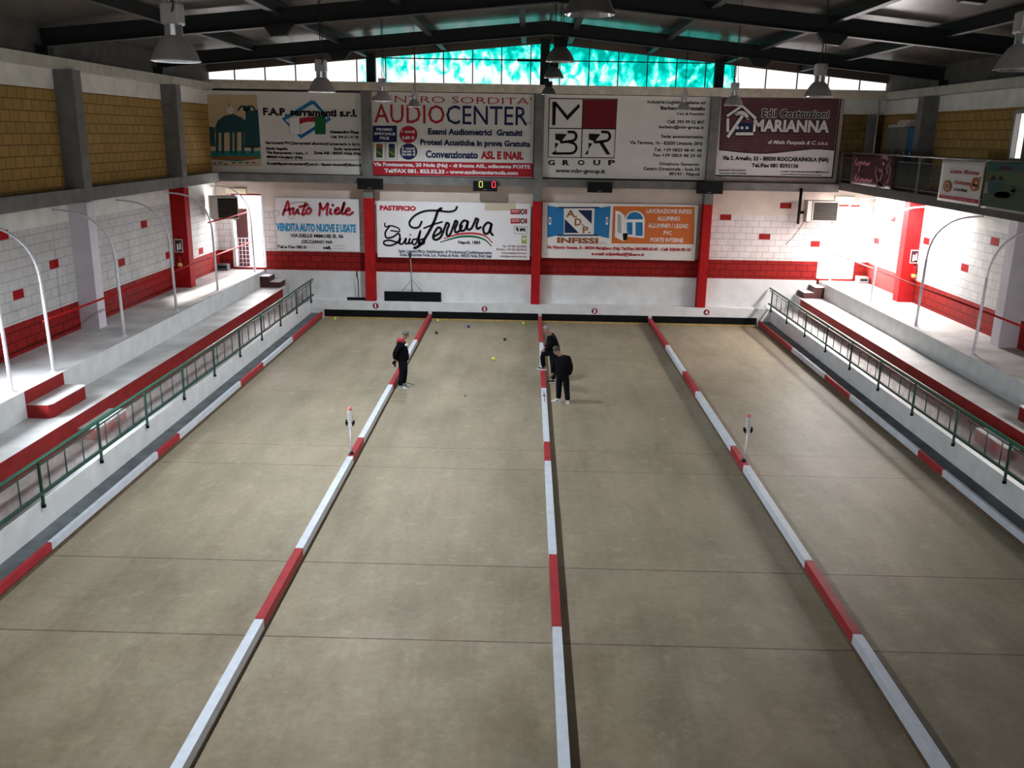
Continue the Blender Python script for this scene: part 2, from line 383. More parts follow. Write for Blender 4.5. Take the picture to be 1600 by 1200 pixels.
# ------------------------------------------------------------------ roof
b = MB()
for s in (-1, 1):
    b.prism([(0, roofz(0)), (s*13.3, roofz(13.3)), (s*13.3, roofz(13.3)+.12), (0, roofz(0)+.12)], 'y', YN, YW+.4)
struct('ceiling', b, M_ceil)
RY = (8.8, 15.8, 22.8, 29.8)
for Y in RY:                                                       # rafters
    b = MB()
    for s in (-1, 1):
        lo = lambda x: roofz(x)-.52
        P = [(0, lo(0)), (s*12.35, lo(12.35)), (s*12.35, lo(12.35)+.40), (0, lo(0)+.40)]
        b.prism(P, 'y', Y-.02, Y+.02)
        for dz in (0, .385):                                       # flanges
            b.prism([(0, lo(0)+dz), (s*12.35, lo(12.35)+dz), (s*12.35, lo(12.35)+dz+.02), (0, lo(0)+dz+.02)], 'y', Y-.11, Y+.11)
        b.prism([(s*6.15, lo(6.15)+.05), (s*6.95, lo(6.95)+.05), (s*6.75, lo(6.75)-.22), (s*6.4, lo(6.4)-.22)], 'y', Y-.10, Y+.10)
        b.box(s*12.15, s*12.45, Y-.14, Y+.14, 8.62, lo(12.3)+.02)
    struct('ceiling_beam', b, M_steel)
b = MB()                                                           # wall beam above the clerestory
for s in (-1, 1):
    b.prism([(0, roofz(0)-.32), (s*12.7, roofz(12.7)-.32), (s*12.7, roofz(12.7)), (0, roofz(0))], 'y', YW+.02, YW+.14)
struct('ceiling_beam', b, mat('brown_wall_beam', (.10, .075, .06), .7))
for s in (-1, 1):                                                  # purlins
    for X in (.82, 3.7, 6.55, 9.25):
        b = MB(); z = roofz(X)
        b.box(s*X-.055, s*X+.055, YN, YW, z-.26, z-.005); b.box(s*X-.09, s*X+.09, YN, YW, z-.275, z-.255)
        struct('ceiling_purlin', b, M_steel)

# ------------------------------------------------------------------ side walls
def side_wall(s, side):
    X = s*12.45; b = MB(); red = []
    def slab(y0, y1, z0, z1, mi, dx=.3): b.box(X, X+s*dx, y0, y1, z0, z1, mi)
    hole = (15.0, 17.2)
    for y0, y1 in ((YN, hole[0]), (hole[1], YW+.3)):
        slab(y0, y1, -.2, 1.76, 0); slab(y0, y1, 1.76, 2.52, 1); slab(y0, y1, 2.52, 4.62, 2)
    slab(hole[0], hole[1], -.2, 1.9, 1)
    slab(YN, YW+.3, 4.62, 5.10, 3)
    if s < 0:
        slab(YN, YW+.3, 5.10, 7.88, 4); slab(YN, YW+.3, 7.88, 8.36, 5); slab(YN, YW+.3, 8.36, 9.6, 6)
    else:
        wy = (21.8, 25.2)
        for y0, y1 in ((YN, wy[0]), (wy[1], YW+.3)): slab(y0, y1, 5.10, 7.92, 4)
        slab(wy[0], wy[1], 5.10, 6.55, 4); slab(wy[0], wy[1], 7.80, 7.92, 4)
        slab(YN, YW+.3, 7.92, 8.40, 5); slab(YN, YW+.3, 8.40, 9.6, 6)
    spots = [(28, 455), (84, 409), (5, 374), (225, 352), (190, 411), (263, 398), (314, 393)] if s < 0 else [(1448, 375), (1555, 376), (1508, 415), (1396, 339), (1369, 380)]
    for px, py in spots:
        p = atx(px, py, X); r = math.floor(p.z/BH)
        b.box(X-s*.006, X, p.y-BW/2, p.y+BW/2, r*BH+.012, r*BH+BH-.012, 7)
    struct('wall_'+side, b, [M_white, M_rbrick_y, M_wbrick_y, M_plaster_w, M_tuff_y, M_plaster_w, M_concdark, M_red])
side_wall(-1, 'left'); side_wall(1, 'right')
# pillars of the side walls
M_lilac = mat('lilac_white_paint', (.66, .62, .68), .6, var=.1, scale=2)
for s in (-1, 1):
    for Y, m in ((9.4, M_lilac), (16.4-.0, M_lilac), (23.35, M_lilac), (30.1, M_red)):
        b = MB(); b.box(s*11.95, s*12.45, Y, Y+.42, 1.776, 5.10, 0); b.box(s*11.95, s*12.45, Y, Y+.42, 5.45, 8.36, 1)
        if Y == 16.4: b = MB(); b.box(s*11.95, s*12.45, Y, Y+.42, 5.45, 8.36, 1)
        struct('wall_pillar', b, [m, M_conc])
struct('trim_4', MB().box(-12.45, -12.12, YN, YE+.02, 5.10, 5.45), M_conc)
struct('trim_5', MB().box(-12.5, -12.12, YN, YE-.05, 8.36, 8.62), M_conc_light)
struct('trim_6', MB().box(12.5, 12.12, YN, YE-.05, 8.40, 8.66), M_conc_light)
b = MB(); b.box(-13, 13, YN-.3, YN, -.2, 6.0); b.box(-13, 13, YN-.3, YN, 8.4, 11); b.box(-13, -8, YN-.3, YN, 6.0, 8.4); b.box(8, 13, YN-.3, YN, 6.0, 8.4)
struct('wall_front', b, M_plaster_w)
b = MB()
for i in range(9): b.box(-8+2*i-.04, -8+2*i+.04, YN-.12, YN-.02, 6.0, 8.4)
for z in (6.0, 8.4): b.box(-8, 8, YN-.12, YN-.02, z-.04, z+.04)
w = struct('window_5', b, M_mull)  # unseen window, added so that its glowing pane fills the near hall
b = MB(); b.box(-8, 8, YN-.2, YN-.19, 6.0, 8.4); obj('pane', b, pane_mat('added_glow_pane', False, 2.3), w)
# gallery floor on the right
b = MB(); b.box(10.95, 12.45, YN, YW, 5.22, 5.50)
struct('floor_gallery', b, M_concdark)
# gallery window
b = MB()
for y in (21.8, 23.5, 25.2): b.box(12.38, 12.50, y-.05, y+.05, 6.55, 7.80)
for z in (6.55, 7.80): b.box(12.38, 12.50, 21.8, 25.2, z-.05, z+.05)
w = struct('window_4', b, M_grey)
b = MB(); b.box(12.55, 12.56, 21.8, 25.2, 6.55, 7.80); obj('pane', b, M_pane_w, w)
# ------------------------------------------------------------------ lane dividers and edge boards
def divider(x, label, w=.135, edge=0):
    t = thing('edge_board' if edge else 'lane_divider', label, 'board', (x, 20, 0), 'painted boards along the outer lanes' if edge else 'painted boards between the lanes')
    b = MB(); b.box(x-w/2+.022, x+w/2-.022, YN, YE-.02, 0, .115)
    obj('base_plank', b, M_brown, t, 'unpainted brown base plank')
    ys = [YN, 5.5, 11.38, 13.66, 18.13, 19.38, 23.9, 26.08, 29.57, YE-.04]
    for i in range(9):
        b = MB(); b.bbox(x-w/2, x+w/2, ys[i]+.004, ys[i+1]-.004, .10, .25, .008)
        if i % 2: obj('white_board', b, M_whitebeam, t, 'white painted length')
        else: obj('red_board', b, M_redbeam, t, 'red painted length')
divider(-4.25, 'red and white painted divider carrying the left signal post, between lanes 1 and 2')
divider(0.0, 'red and white painted divider down the middle, with two men beside it')
divider(4.25, 'red and white painted divider carrying the right signal post, between lanes 3 and 4')
divider(-8.46, 'thin red and white edge board beside the left slate gutter of lane 1', .075, 1)
divider(8.46, 'thin red and white edge board beside the right slate gutter of lane 4', .075, 1)

xs = [-8.42, -4.25, 0, 4.25, 8.42]
for i in range(4):
    a, c = xs[i]+.07, xs[i+1]-.07
    t = thing('bumper_board', 'black rubber bumper with yellow foot plank across the end of lane %d' % (i+1), 'bumper', ((a+c)/2, YE, 0), 'bumpers at the lane ends')
    b = MB(); b.bbox(a, c, YE-.035, YE-.013, .075, .345, .006); obj('rubber_strip', b, M_black, t, 'black rubber strip')
    b = MB(); b.bbox(a, c, YE-.05, YE-.013, .002, .075, .006); obj('foot_plank', b, M_yellow, t, 'worn yellow plank')

# ------------------------------------------------------------------ text and flat print helpers
_cap = {}
def text_mesh(s, bold=0, shear=0, res=2):
    c = bpy.data.curves.new('t', 'FONT'); c.body = s; c.resolution_u = res; c.offset = bold; c.shear = shear; c.fill_mode = 'FRONT'
    o = bpy.data.objects.new('t', c); COL.objects.link(o)
    me = bpy.data.meshes.new_from_object(o.evaluated_get(bpy.context.evaluated_depsgraph_get()))
    bpy.data.objects.remove(o); bpy.data.curves.remove(c)
    vs = [v.co[:] for v in me.vertices]; fs = [list(p.vertices) for p in me.polygons]; bpy.data.meshes.remove(me)
    return vs, fs
def cap(bold):
    if bold not in _cap:
        vs, _ = text_mesh('H', bold); _cap[bold] = (min(v[1] for v in vs), max(v[1] for v in vs))
    return _cap[bold]
INK = {}
def ink(name, col, rough=.55):
    if name not in INK: INK[name] = mat('print_'+name, col, rough, spec=.2)
    return INK[name]
class Sign:
    """flat print on the plane Y = val ('y') or X = val ('x'); coordinates are those of a crop of the photograph with origin ox, oy and scale s"""
    def __init__(s, axis, val, ox, oy, sc): s.ax, s.val, s.ox, s.oy, s.sc = axis, val, ox, oy, sc; s.col = {}
    def to2(s, x, y):
        px, py = s.ox+x/s.sc, s.oy+y/s.sc
        p = at(px, py, s.val) if s.ax == 'y' else atx(px, py, s.val)
        return (p.x, p.z) if s.ax == 'y' else (-p.y, p.z)
    def to3(s, u, v, l): return (u, s.val-.004*l, v) if s.ax == 'y' else (s.val-.004*l, -u, v)
    def mb(s, name, colr, k=0): return s.col.setdefault((name, colr, k), MB())
    def text(s, body, x0, x1, yt, yb, colr, bold=.012, shear=0, l=3, part='lettering'):
        bold = bold+.024; vs, fs = text_mesh(body, bold, shear); c0, c1 = cap(bold)
        a, b2 = min(v[0] for v in vs), max(v[0] for v in vs)
        xm = (x0+x1)/2; u0 = s.to2(x0, (yt+yb)/2)[0]; u1 = s.to2(x1, (yt+yb)/2)[0]; vt = s.to2(xm, yt)[1]; vb = s.to2(xm, yb)[1]
        s.mb(part, colr, body).add([s.to3(u0+(v[0]-a)/(b2-a)*(u1-u0), vb+(v[1]-c0)/(c1-c0)*(vt-vb), l) for v in vs], fs)
    def poly(s, pts, colr, l=1, part='print'):
        q = [s.to2(*p) for p in pts]; s.mb(part, colr).add([s.to3(u, v, l) for u, v in q], [list(range(len(q)))])
    def rect(s, x0, y0, x1, y1, colr, l=1, part='print'): s.poly([(x0, y0), (x1, y0), (x1, y1), (x0, y1)], colr, l, part)
    def disc(s, x, y, rx, ry, colr, l=1, part='print', n=24): s.poly([(x+rx*math.cos(2*math.pi*i/n), y+ry*math.sin(2*math.pi*i/n)) for i in range(n)], colr, l, part)
    def stroke(s, pts, w, colr, l=3, part='lettering', k=5, taper=False):
        pts = smooth(pts, k) if k > 1 else pts
        q = [s.to2(*p) for p in pts]; h = abs(s.to2(w, 0)[0]-s.to2(0, 0)[0])/2; s.n = getattr(s, 'n', 0)+1; mb = s.mb(part, colr, s.n if part in ('lettering', 'logo') else 0); n = len(q)
        L, R = [], []
        for i in range(n):
            a, c = q[max(i-1, 0)], q[min(i+1, n-1)]; dx, dy = c[0]-a[0], c[1]-a[1]; d = math.hypot(dx, dy) or 1
            hh = h*(.35+.65*math.sin(math.pi*(i+.6)/(n+.2))) if taper else h
            L.append((q[i][0]-dy/d*hh, q[i][1]+dx/d*hh)); R.append((q[i][0]+dy/d*hh, q[i][1]-dx/d*hh))
        mb.add([s.to3(u, v, l) for u, v in L+R], [(i, i+1, n+i+1, n+i) for i in range(n-1)])
        if k > 1:
            for (u, v) in (q[0], q[-1]): mb.add([s.to3(u+h*.8*math.cos(a), v+h*.8*math.sin(a), l) for a in [j*math.pi/4 for j in range(8)]], [list(range(8))])
    def build(s, parent):
        for (name, colr, k), mb in s.col.items(): obj(name, mb, PAL[colr], parent)
PAL = dict(black=ink('black', (.004, .004, .005)), navy=ink('navy', (.012, .022, .085)), red=ink('red', (.42, .016, .03)), maroon=ink('maroon', (.055, .012, .018)), deepred=ink('deep_red', (.16, .010, .016)), disc=ink('disc', (.20, .008, .035)), white=ink('white', (.80, .80, .80)),
           blue=ink('blue', (.02, .17, .40)), sky=ink('sky_blue', (.03, .27, .50)), green=ink('green', (.012, .13, .05)), teal=ink('teal', (.02, .07, .08)), water=ink('water', (.02, .20, .20)), beige=ink('beige', (.55, .42, .26)), sand=ink('sand', (.55, .47, .36)),
           grey=ink('grey', (.40, .40, .41)), orange=ink('orange', (.58, .15, .035)), brown=ink('brown', (.30, .09, .03)), pale=ink('pale', (.62, .60, .58)), lime=ink('lime', (.25, .42, .06)), pink=ink('pink', (.55, .22, .25)), tan=ink('tan', (.45, .30, .18)),
           darkgreen=ink('dark_green', (.04, .07, .04)), meadow=ink('meadow', (.07, .095, .045)), mauve=ink('mauve', (.27, .13, .16)))
def board(label, pts, Y, panel_mat, frame=True, group='advertising boards on the end wall', name='advertising_board'):
    """a framed board on the end wall; pts: top-left, top-right, bottom-right, bottom-left in the photograph"""
    q = [at(x, y, Y) for x, y in pts]
    x0 = (q[0].x+q[3].x)/2; x1 = (q[1].x+q[2].x)/2; z1 = (q[0].z+q[1].z)/2; z0 = (q[2].z+q[3].z)/2
    t = thing(name, label, 'sign', ((x0+x1)/2, Y, z0), group)
    b = MB(); b.box(x0, x1, Y, Y+.03, z0, z1); obj('panel', b, panel_mat, t)
    if frame:
        b = MB(); f = .045
        b.box(x0-f, x1+f, Y-.012, Y+.04, z1, z1+f); b.box(x0-f, x1+f, Y-.012, Y+.04, z0-f, z0); b.box(x0-f, x0, Y-.012, Y+.04, z0, z1); b.box(x1, x1+f, Y-.012, Y+.04, z0, z1)
        obj('frame', b, M_blackgloss, t)
    return t
M_panel = mat('white_board_sheet', (.74, .735, .70), .45, var=.06, scale=1)
M_panel2 = mat('clean_board_sheet', (.74, .74, .76), .45, var=.05, scale=1)
M_maroon = brick_mat('maroon_brick_print', 'x', (.125, .052, .060), (.145, .062, .070), (.09, .032, .04), .30, .11, .008, .5, bump=0)

# upper row, board with the pavilion photo
YB = 34.42
t = board('white advertising board with a photo of a domed pavilion and a blue diamond logo', ((316, 140), (568, 146), (574, 272), (322, 270)), YB, M_panel)
s = Sign('y', YB, 300, 80, 5.714)
s.poly([(108, 388), (578, 388), (622, 1025), (135, 1025)], 'beige', 1, 'photo')
s.poly([(112, 850), (612, 850), (622, 1025), (135, 1025)], 'sand', 2, 'photo')
s.poly([(108, 665), (200, 680), (210, 850), (112, 850)], 'teal', 2, 'photo'); s.poly([(480, 540), (590, 520), (612, 860), (470, 860)], 'teal', 2, 'photo')
s.poly([(205, 690), (230, 620), (290, 575), (370, 560), (440, 590), (500, 640), (505, 720), (205, 730)], 'teal', 3, 'photo')
s.disc(340, 525, 32, 36, 'pale', 3, 'photo'); s.poly([(330, 500), (333, 430), (338, 500)], 'teal', 4, 'photo')
for x in (225, 275, 350, 390, 455, 540): s.rect(x-12, 700, x+14, 915, 'teal', 4, 'photo')
s.poly([(130, 890), (610, 890), (615, 960), (400, 985), (180, 965)], 'water', 3, 'photo'); s.poly([(150, 940), (600, 940), (560, 968), (200, 968)], 'brown', 4, 'photo')
for a in (-60, -20, 20, 60): s.stroke([(490, 540), (490+a*.7, 490), (490+a*1.3, 530)], 16, 'teal', 4, 'photo')
for x in (190, 290, 420, 540, 240, 360, 480): s.poly([(x, 990+(x % 3)*8), (x+28, 990+(x % 3)*8), (x+26, 1000+(x % 3)*8), (x-2, 1000+(x % 3)*8)], 'teal', 4, 'photo')
s.stroke([(1080, 450), (1228, 605), (972, 765), (818, 608), (1080, 450)], 34, 'blue', 2, 'logo', 1)
s.poly([(868, 595), (960, 578), (965, 742), (876, 742)], 'white', 3, 'logo'); s.stroke([(868, 595), (960, 578), (965, 742), (876, 742), (868, 595)], 3, 'black', 4, 'logo', 1)
s.poly([(958, 600), (1020, 588), (1098, 585), (1098, 630), (1020, 632), (962, 652)], 'red', 3, 'logo'); s.rect(1098, 578, 1194, 742, 'green', 3, 'logo')
for a in [('F.A.P. serramenti s.r.l.', 635, 1475, 512, 580, 'black', .02), ('Alessandro Pizza', 1230, 1490, 708, 735, 'black', .03), ('Cell. 334 211 51 78', 1240, 1485, 755, 778, 'black', .03),
          ('Serramenti PVC|Serramenti alluminio|Carpenteria in ferro', 658, 1503, 810, 837, 'black'), ('Sede legale:', 662, 858, 858, 881, 'black', .03), ('Sede operativa', 1265, 1505, 862, 885, 'black', .03),
          ('Via Benevento I trav., 1', 665, 1028, 896, 920, 'black', .03), ('Zona ASI - 80035 Nola (Na)', 1085, 1508, 898, 923, 'black', .03), ('80033 Cicciano (Na)', 668, 988, 934, 958, 'black', .03),
          ('E-mail:fapserramentisrl@pec.it - fapserramenti@libero.it', 672, 1513, 997, 1021, 'black', .03)]: s.text(*a)
s.rect(670, 970, 1503, 974, 'black')
s.build(t)

# upper row, hearing centre
t = board('grey advertising board with tall red and navy capitals over a red strip', ((575, 143), (835, 147), (832, 277), (579, 274)), YB, M_panel)
s = Sign('y', YB, 560, 120, 5.714)
s.text("CENTRO SORDITA'", 120, 1545, 178, 236, 'red', -.034); s.text('AUDIO', 140, 770, 250, 414, 'red', -.02); s.text('CENTER', 785, 1510, 262, 428, 'navy', -.02); s.text('s.r.l.', 1490, 1540, 395, 420, 'red', 0)
s.rect(127, 436, 344, 580, 'navy'); s.text('PROMO', 162, 303, 458, 482, 'white'); s.text('SPECIALE', 142, 328, 497, 520, 'white'); s.text('PILE', 192, 275, 535, 559, 'white')
for x0, x1, c in ((135, 238, 'brown'), (247, 348, 'navy')):
    s.stroke([(x0, 582), (x1, 582), (x1, 738), (x0, 738), (x0, 582)], 4, 'navy', 2, 'print', 1); s.rect(x0+24, 598, x1-22, 722, 'darkgreen', 2); s.rect(x0+26, 598, x1-24, 634, c, 3); s.poly([(x0+30, 660), (x1-30, 690), (x1-30, 700), (x0+30, 670)], 'lime', 3)
s.disc(447, 515, 80, 78, 'red'); s.disc(448, 668, 79, 73, 'navy')
for a in [('1 conf.', 385, 508, 475, 501, 'white'), ('5,00 \u20ac', 390, 500, 530, 558, 'white'), ('5 conf.', 388, 508, 628, 648, 'white'), ('20,00 \u20ac', 385, 510, 656, 676, 'white'), ('25,00 \u20ac', 385, 510, 684, 704, 'white'),
          ('Esami Audiometrici  Gratuiti', 622, 1463, 466, 523, 'navy', .02), ('Protesi Acustiche in prova Gratuita', 553, 1535, 564, 618, 'navy', .02), ('Convenzionato', 600, 1068, 660, 728, 'navy', .02), ('ASL E INAIL', 1093, 1475, 666, 738, 'red', .03)]: s.text(*a)
s.poly([(105, 750), (1558, 772), (1558, 896), (112, 876)], 'red')
s.text('Via Fontanarosa, 20 Nola (Na) - di fronte ASL, adiacente POSTE', 135, 1535, 775, 808, 'white', .02); s.text('Tel/FAX 081. 823.52.33 - www.audiocenternola.com', 232, 1425, 830, 866, 'white', .02)
s.build(t)

# upper row, four-square logo
t = board('grey advertising board with a four-square logo that has one dark red square', ((851, 148), (1117, 151), (1110, 281), (848, 278)), YB, M_panel)
s = Sign('y', YB, 830, 120, 5.714)
s.poly([(462, 203), (766, 205), (758, 464), (456, 461)], 'deepred', 2, 'logo')
for p in ([(163, 193), (768, 200), (740, 725), (150, 718), (163, 193)], [(464, 195), (446, 722)], [(157, 459), (755, 466)]): s.stroke(p, 9, 'black', 3, 'logo', 1)
s.poly([(190, 223), (222, 223), (216, 433), (187, 433)], 'black', 4, 'logo'); s.poly([(190, 223), (222, 223), (322, 345), (425, 242), (436, 268), (322, 390)], 'black', 4, 'logo')
for dx in (0, 300):
    s.poly([(215+dx, 508), (320+dx, 512), (268+dx, 578), (215+dx, 560)], 'black', 4, 'logo')
    s.stroke([(330+dx, 492), (385+dx, 497), (402+dx, 530), (385+dx, 565), (330+dx, 578), (265+dx, 584)], 24, 'black', 4, 'logo')
    s.poly([(212+dx, 590), (245+dx, 595), (213+dx, 648)], 'black', 4, 'logo')
s.stroke([(330, 580), (388, 600), (402, 640), (380, 676), (330, 684), (195, 684)], 22, 'black', 4, 'logo'); s.poly([(180, 692), (230, 645), (212, 688)], 'black', 4, 'logo')
s.poly([(600, 580), (635, 576), (708, 694), (672, 694)], 'black', 4, 'logo'); s.poly([(478, 692), (512, 648), (508, 692)], 'black', 4, 'logo')
for c, x in zip('GROUP', (182, 312, 447, 587, 720)): s.text(c, x-32, x+30, 742, 790, 'black')
for a in [('www.mbr-group.it', 215, 660, 822, 858, 'black', .005), ('Industria Logistica Italiana srl', 1037, 1555, 212, 242, 'black', .0), ('Barbato Martiniello', 1155, 1555, 266, 298, 'black', .008), ('Ceo & Founder', 1300, 1545, 319, 343, 'black', 0),
          ('Cell. 393 99 02 807', 1215, 1545, 389, 418, 'black', 0), ('barbato@mbr-group.it', 1140, 1540, 436, 463, 'black', 0), ('Sede amministrativa', 1160, 1535, 520, 549, 'black', 0), ('Via Termine, 16 - 82030 Limatola (BN)', 880, 1530, 576, 606, 'black', 0),
          ('Tel. +39 0823 48 41 48', 1097, 1522, 640, 668, 'black', 0), ('Fax +39 0823 48 29 45', 1090, 1522, 688, 716, 'black', 0), ('Direzione Generale:', 1147, 1503, 765, 793, 'black', 0), ('Centro Direzionale - Isola E4', 1000, 1503, 808, 837, 'black', 0), ('80143 - Napoli', 1232, 1503, 852, 881, 'black', 0)]: s.text(*a)
s.build(t)

# upper row, maroon builder's board
t = board('maroon and white advertising board with a white hammer and house emblem', ((1125, 152), (1313, 154), (1299, 277), (1119, 273)), YB, M_panel2)
q = [(215, 410), (1270, 425)]
s = Sign('y', YB, 1090, 80, 5.714)
up = [(213, 412), (1268, 425), (1220, 884)]+smooth([(1220, 884), (1050, 872), (850, 890), (620, 912), (430, 905), (190, 880)], 4)[1:]
b = MB(); p2 = [s.to2(*p) for p in up]; b.add([s.to3(u, v, 1) for u, v in p2], [list(range(len(p2)))]); obj('maroon_field', b, M_maroon, t, 'maroon brick-patterned field')
s.stroke(smooth([(1220, 884), (1050, 872), (850, 890), (620, 912), (430, 905), (190, 880)], 4), 8, 'black', 2, 'print', 1)
for l, w, c in ((2, 46, 'black'), (3, 26, 'white')):
    s.stroke([(262, 580), (397, 488), (520, 602)], w, c, l, 'logo', 1); s.stroke([(270, 600), (268, 720)], w, c, l, 'logo', 1); s.stroke([(340, 738), (497, 738)], w, c, l, 'logo', 1)
    s.stroke([(268, 768), (402, 575)], w+4, c, l, 'logo', 1); s.stroke([(345, 562), (395, 548), (430, 570), (447, 602)], w+6, c, l, 'logo')
s.rect(330, 640, 488, 712, 'navy', 2, 'logo'); 
for x in (355, 395, 440): s.rect(x-12, 672, x+12, 696, 'white', 3, 'logo')
s.text('Edil Costruzioni', 572, 1178, 516, 598, 'white', .045, 0, 2); s.text('Edil Costruzioni', 578, 1172, 522, 594, 'black', .0, 0, 3)
s.text('MARIANNA', 490, 1186, 606, 732, 'black', .05, 0, 2); s.text('MARIANNA', 497, 1178, 613, 724, 'white', .018, 0, 3)
s.text('di Miele Pasquale & C. s.n.c.', 628, 1165, 798, 832, 'white', 0, .3)
for a in [('Via S. Agnello, 53 - 80030 ROCCARAINOLA (NA)', 222, 1170, 942, 980, 'black', .015), ('Tel./Fax 081 8293136', 482, 900, 1004, 1039, 'black', .015), ('Pasquale 3391659647', 192, 432, 1055, 1070, 'black', .0), ('Vincenzo 3397134548', 192, 432, 1082, 1097, 'black', 0),
          ('e-mail: costruzionimarianna@libero.it', 740, 1170, 1068, 1084, 'black', 0), ('www.edilcostruzionimarianna.it', 740, 1105, 1094, 1108, 'black', 0)]: s.text(*a)
s.build(t)

# lower row
YL = 34.52
t = board('white car dealer banner with red slanted lettering beside the left bright doorway', ((432, 309), (561, 311), (562, 393), (432, 391)), YL, M_panel2, False)
s = Sign('y', YL, 400, 290, 8)
s.stroke([(250+40*math.cos(a*.4), 345+38*math.sin(a*.4)) for a in range(17)], 8, 'grey', 1, 'print'); s.stroke([(440+34*math.cos(a*.4), 385+34*math.sin(a*.4)) for a in range(17)], 8, 'grey', 1, 'print')
s.stroke([(430, 225), (520, 210), (640, 215), (650, 245)], 14, 'grey', 1, 'print')
def brush(pts, w=26):
    s.stroke([(x+7, y+9) for x, y in pts], w, 'grey', 2); s.stroke(pts, w, 'red', 3)
for p in ([(335, 365), (365, 280), (398, 195), (415, 280), (425, 360)], [(345, 310), (400, 300), (470, 280)], [(470, 280), (462, 340), (485, 350), (525, 290), (520, 340), (545, 345)], [(620, 215), (585, 330), (580, 365), (610, 350)], [(540, 265), (590, 255), (650, 240)], [(665, 275), (630, 310), (630, 345), (665, 345), (690, 305), (665, 275)],
          [(790, 370), (800, 290), (800, 215), (835, 300), (900, 215), (890, 290), (885, 365)], [(935, 290), (925, 345), (950, 350)], [(962, 235), (955, 250)], [(985, 320), (1035, 300), (1025, 275), (990, 305), (990, 350), (1035, 345)], [(1040, 345), (1090, 280), (1105, 205), (1080, 280), (1075, 350), (1110, 345)], [(1120, 325), (1170, 305), (1160, 280), (1125, 305), (1125, 355), (1170, 360), (1212, 330)]): brush(p)
for a in [('VENDITA AUTO NUOVE E USATE', 255, 1250, 476, 578, 'sky', .03), ('VIA DELLE MIMOSE IS. 56', 430, 1092, 607, 650, 'black', .008), ('CICCIANO NA', 570, 960, 681, 723, 'black', .008), ('Tel.e Fax 0810', 265, 630, 746, 785, 'black', .008), ('cell.', 835, 945, 755, 794, 'black', .02),
          ('3332777848', 960, 1112, 746, 757, 'grey', 0), ('3381802286', 960, 1122, 782, 793, 'grey', 0), ('29 12 0', 645, 735, 768, 777, 'grey', 0)]: s.text(*a)
s.build(t)

t = board('white pasta maker board with large black script and a tricolour swoosh', ((588, 314), (830, 318), (827, 406), (590, 402)), YL-.1, M_panel2, False)
s = Sign('y', YL-.1, 560, 270, 5.333)
s.rect(1053, 252, 1312, 314, 'sand', 1)
s.text('PASTIFICIO', 178, 480, 274, 315, 'red', .035)
FE = [([(822, 282), (805, 312), (750, 325), (660, 315), (560, 318), (480, 350), (432, 398), (428, 435), (460, 458), (505, 450), (528, 405)], 15), ([(692, 296), (662, 320), (640, 385), (608, 455), (565, 530), (525, 590), (490, 618), (465, 626)], 21), ([(545, 462), (620, 432), (700, 408)], 12),
      ([(628, 532), (680, 500), (690, 468), (662, 458), (628, 510), (625, 548), (655, 556), (692, 525), (735, 415)], 17), ([(735, 415), (755, 430), (738, 480), (738, 520), (765, 512), (808, 398)], 17), ([(808, 398), (825, 412), (806, 465), (810, 495), (840, 484), (865, 440)], 17),
      ([(912, 408), (880, 398), (848, 438), (855, 482), (890, 470), (915, 400), (905, 460), (925, 474), (950, 450), (980, 380)], 17), ([(980, 380), (998, 392), (985, 430), (990, 466), (1020, 452)], 17), ([(1105, 425), (1075, 415), (1042, 455), (1050, 502), (1085, 498), (1112, 420), (1100, 490), (1122, 520)], 17),
      ([(222, 418), (225, 450), (270, 440), (335, 462), (340, 490), (300, 485), (270, 480)], 10), ([(260, 445), (225, 495), (235, 540), (285, 535), (335, 505), (345, 540), (325, 580), (270, 605), (220, 598), (215, 572), (265, 562), (345, 588)], 13),
      ([(352, 545), (345, 588), (370, 590), (398, 545), (392, 588), (415, 585), (430, 545), (420, 588), (445, 582)], 13), ([(490, 552), (455, 558), (452, 590), (480, 588), (518, 478), (500, 588), (520, 580)], 13), ([(532, 550), (510, 568), (518, 595), (546, 588), (550, 560), (532, 550)], 12), ([(432, 515), (434, 518)], 11)]
for p, w in FE: s.stroke(p, w*1.15, 'black')
s.stroke([(720, 545), (800, 520), (880, 506), (980, 506), (1060, 528), (1112, 580)], 16, 'red', 2, 'print', 5, True); s.stroke([(690, 576), (780, 548), (860, 531), (960, 531), (1050, 556), (1104, 606)], 17, 'green', 2, 'print', 5, True)
for a in [('Napoli, 1883', 830, 1015, 566, 592, 'black', .008), ('Sede Legale/Ufficio Stabilimento di Produzione/Confezionamento', 333, 1113, 645, 670, 'navy', 0), ('Zona Industriale Nola, Loc. Polvica di Nola - 80035 Nola (NA) Italy', 343, 1113, 674, 700, 'navy', 0),
          ('Tel. +39 081 8210905', 1197, 1400, 604, 621, 'mauve', 0), ('Phe/Fax +39 081 8210910', 1150, 1400, 631, 647, 'mauve', 0), ('www.pastaferrara.com', 1190, 1400, 660, 675, 'mauve', 0), ('info@pastaferrara.com', 1183, 1400, 688, 703, 'mauve', 0), ('IFS', 1345, 1393, 462, 488, 'black', .04)]: s.text(*a)
for y in (303, 380):
    s.rect(1268, y, 1350, y+42, 'red', 2); s.rect(1388, y, 1405, y+42, 'red', 2); s.disc(1368, y+21, 18, 24, 'teal', 2); s.disc(1368, y+21, 9, 13, 'pale', 3); s.rect(1276, y+10, 1340, y+14, 'white', 3); s.rect(1276, y+22, 1340, y+26, 'white', 3)
s.stroke([(1297, 446), (1405, 450), (1404, 508), (1296, 506), (1297, 446)], 3, 'black', 2, 'print', 1); s.poly([(1310, 458), (1330, 455), (1335, 488), (1322, 488)], 'black', 2); s.rect(1360, 524, 1401, 590, 'lime', 2); s.disc(1381, 550, 14, 16, 'pale', 3)
s.build(t)

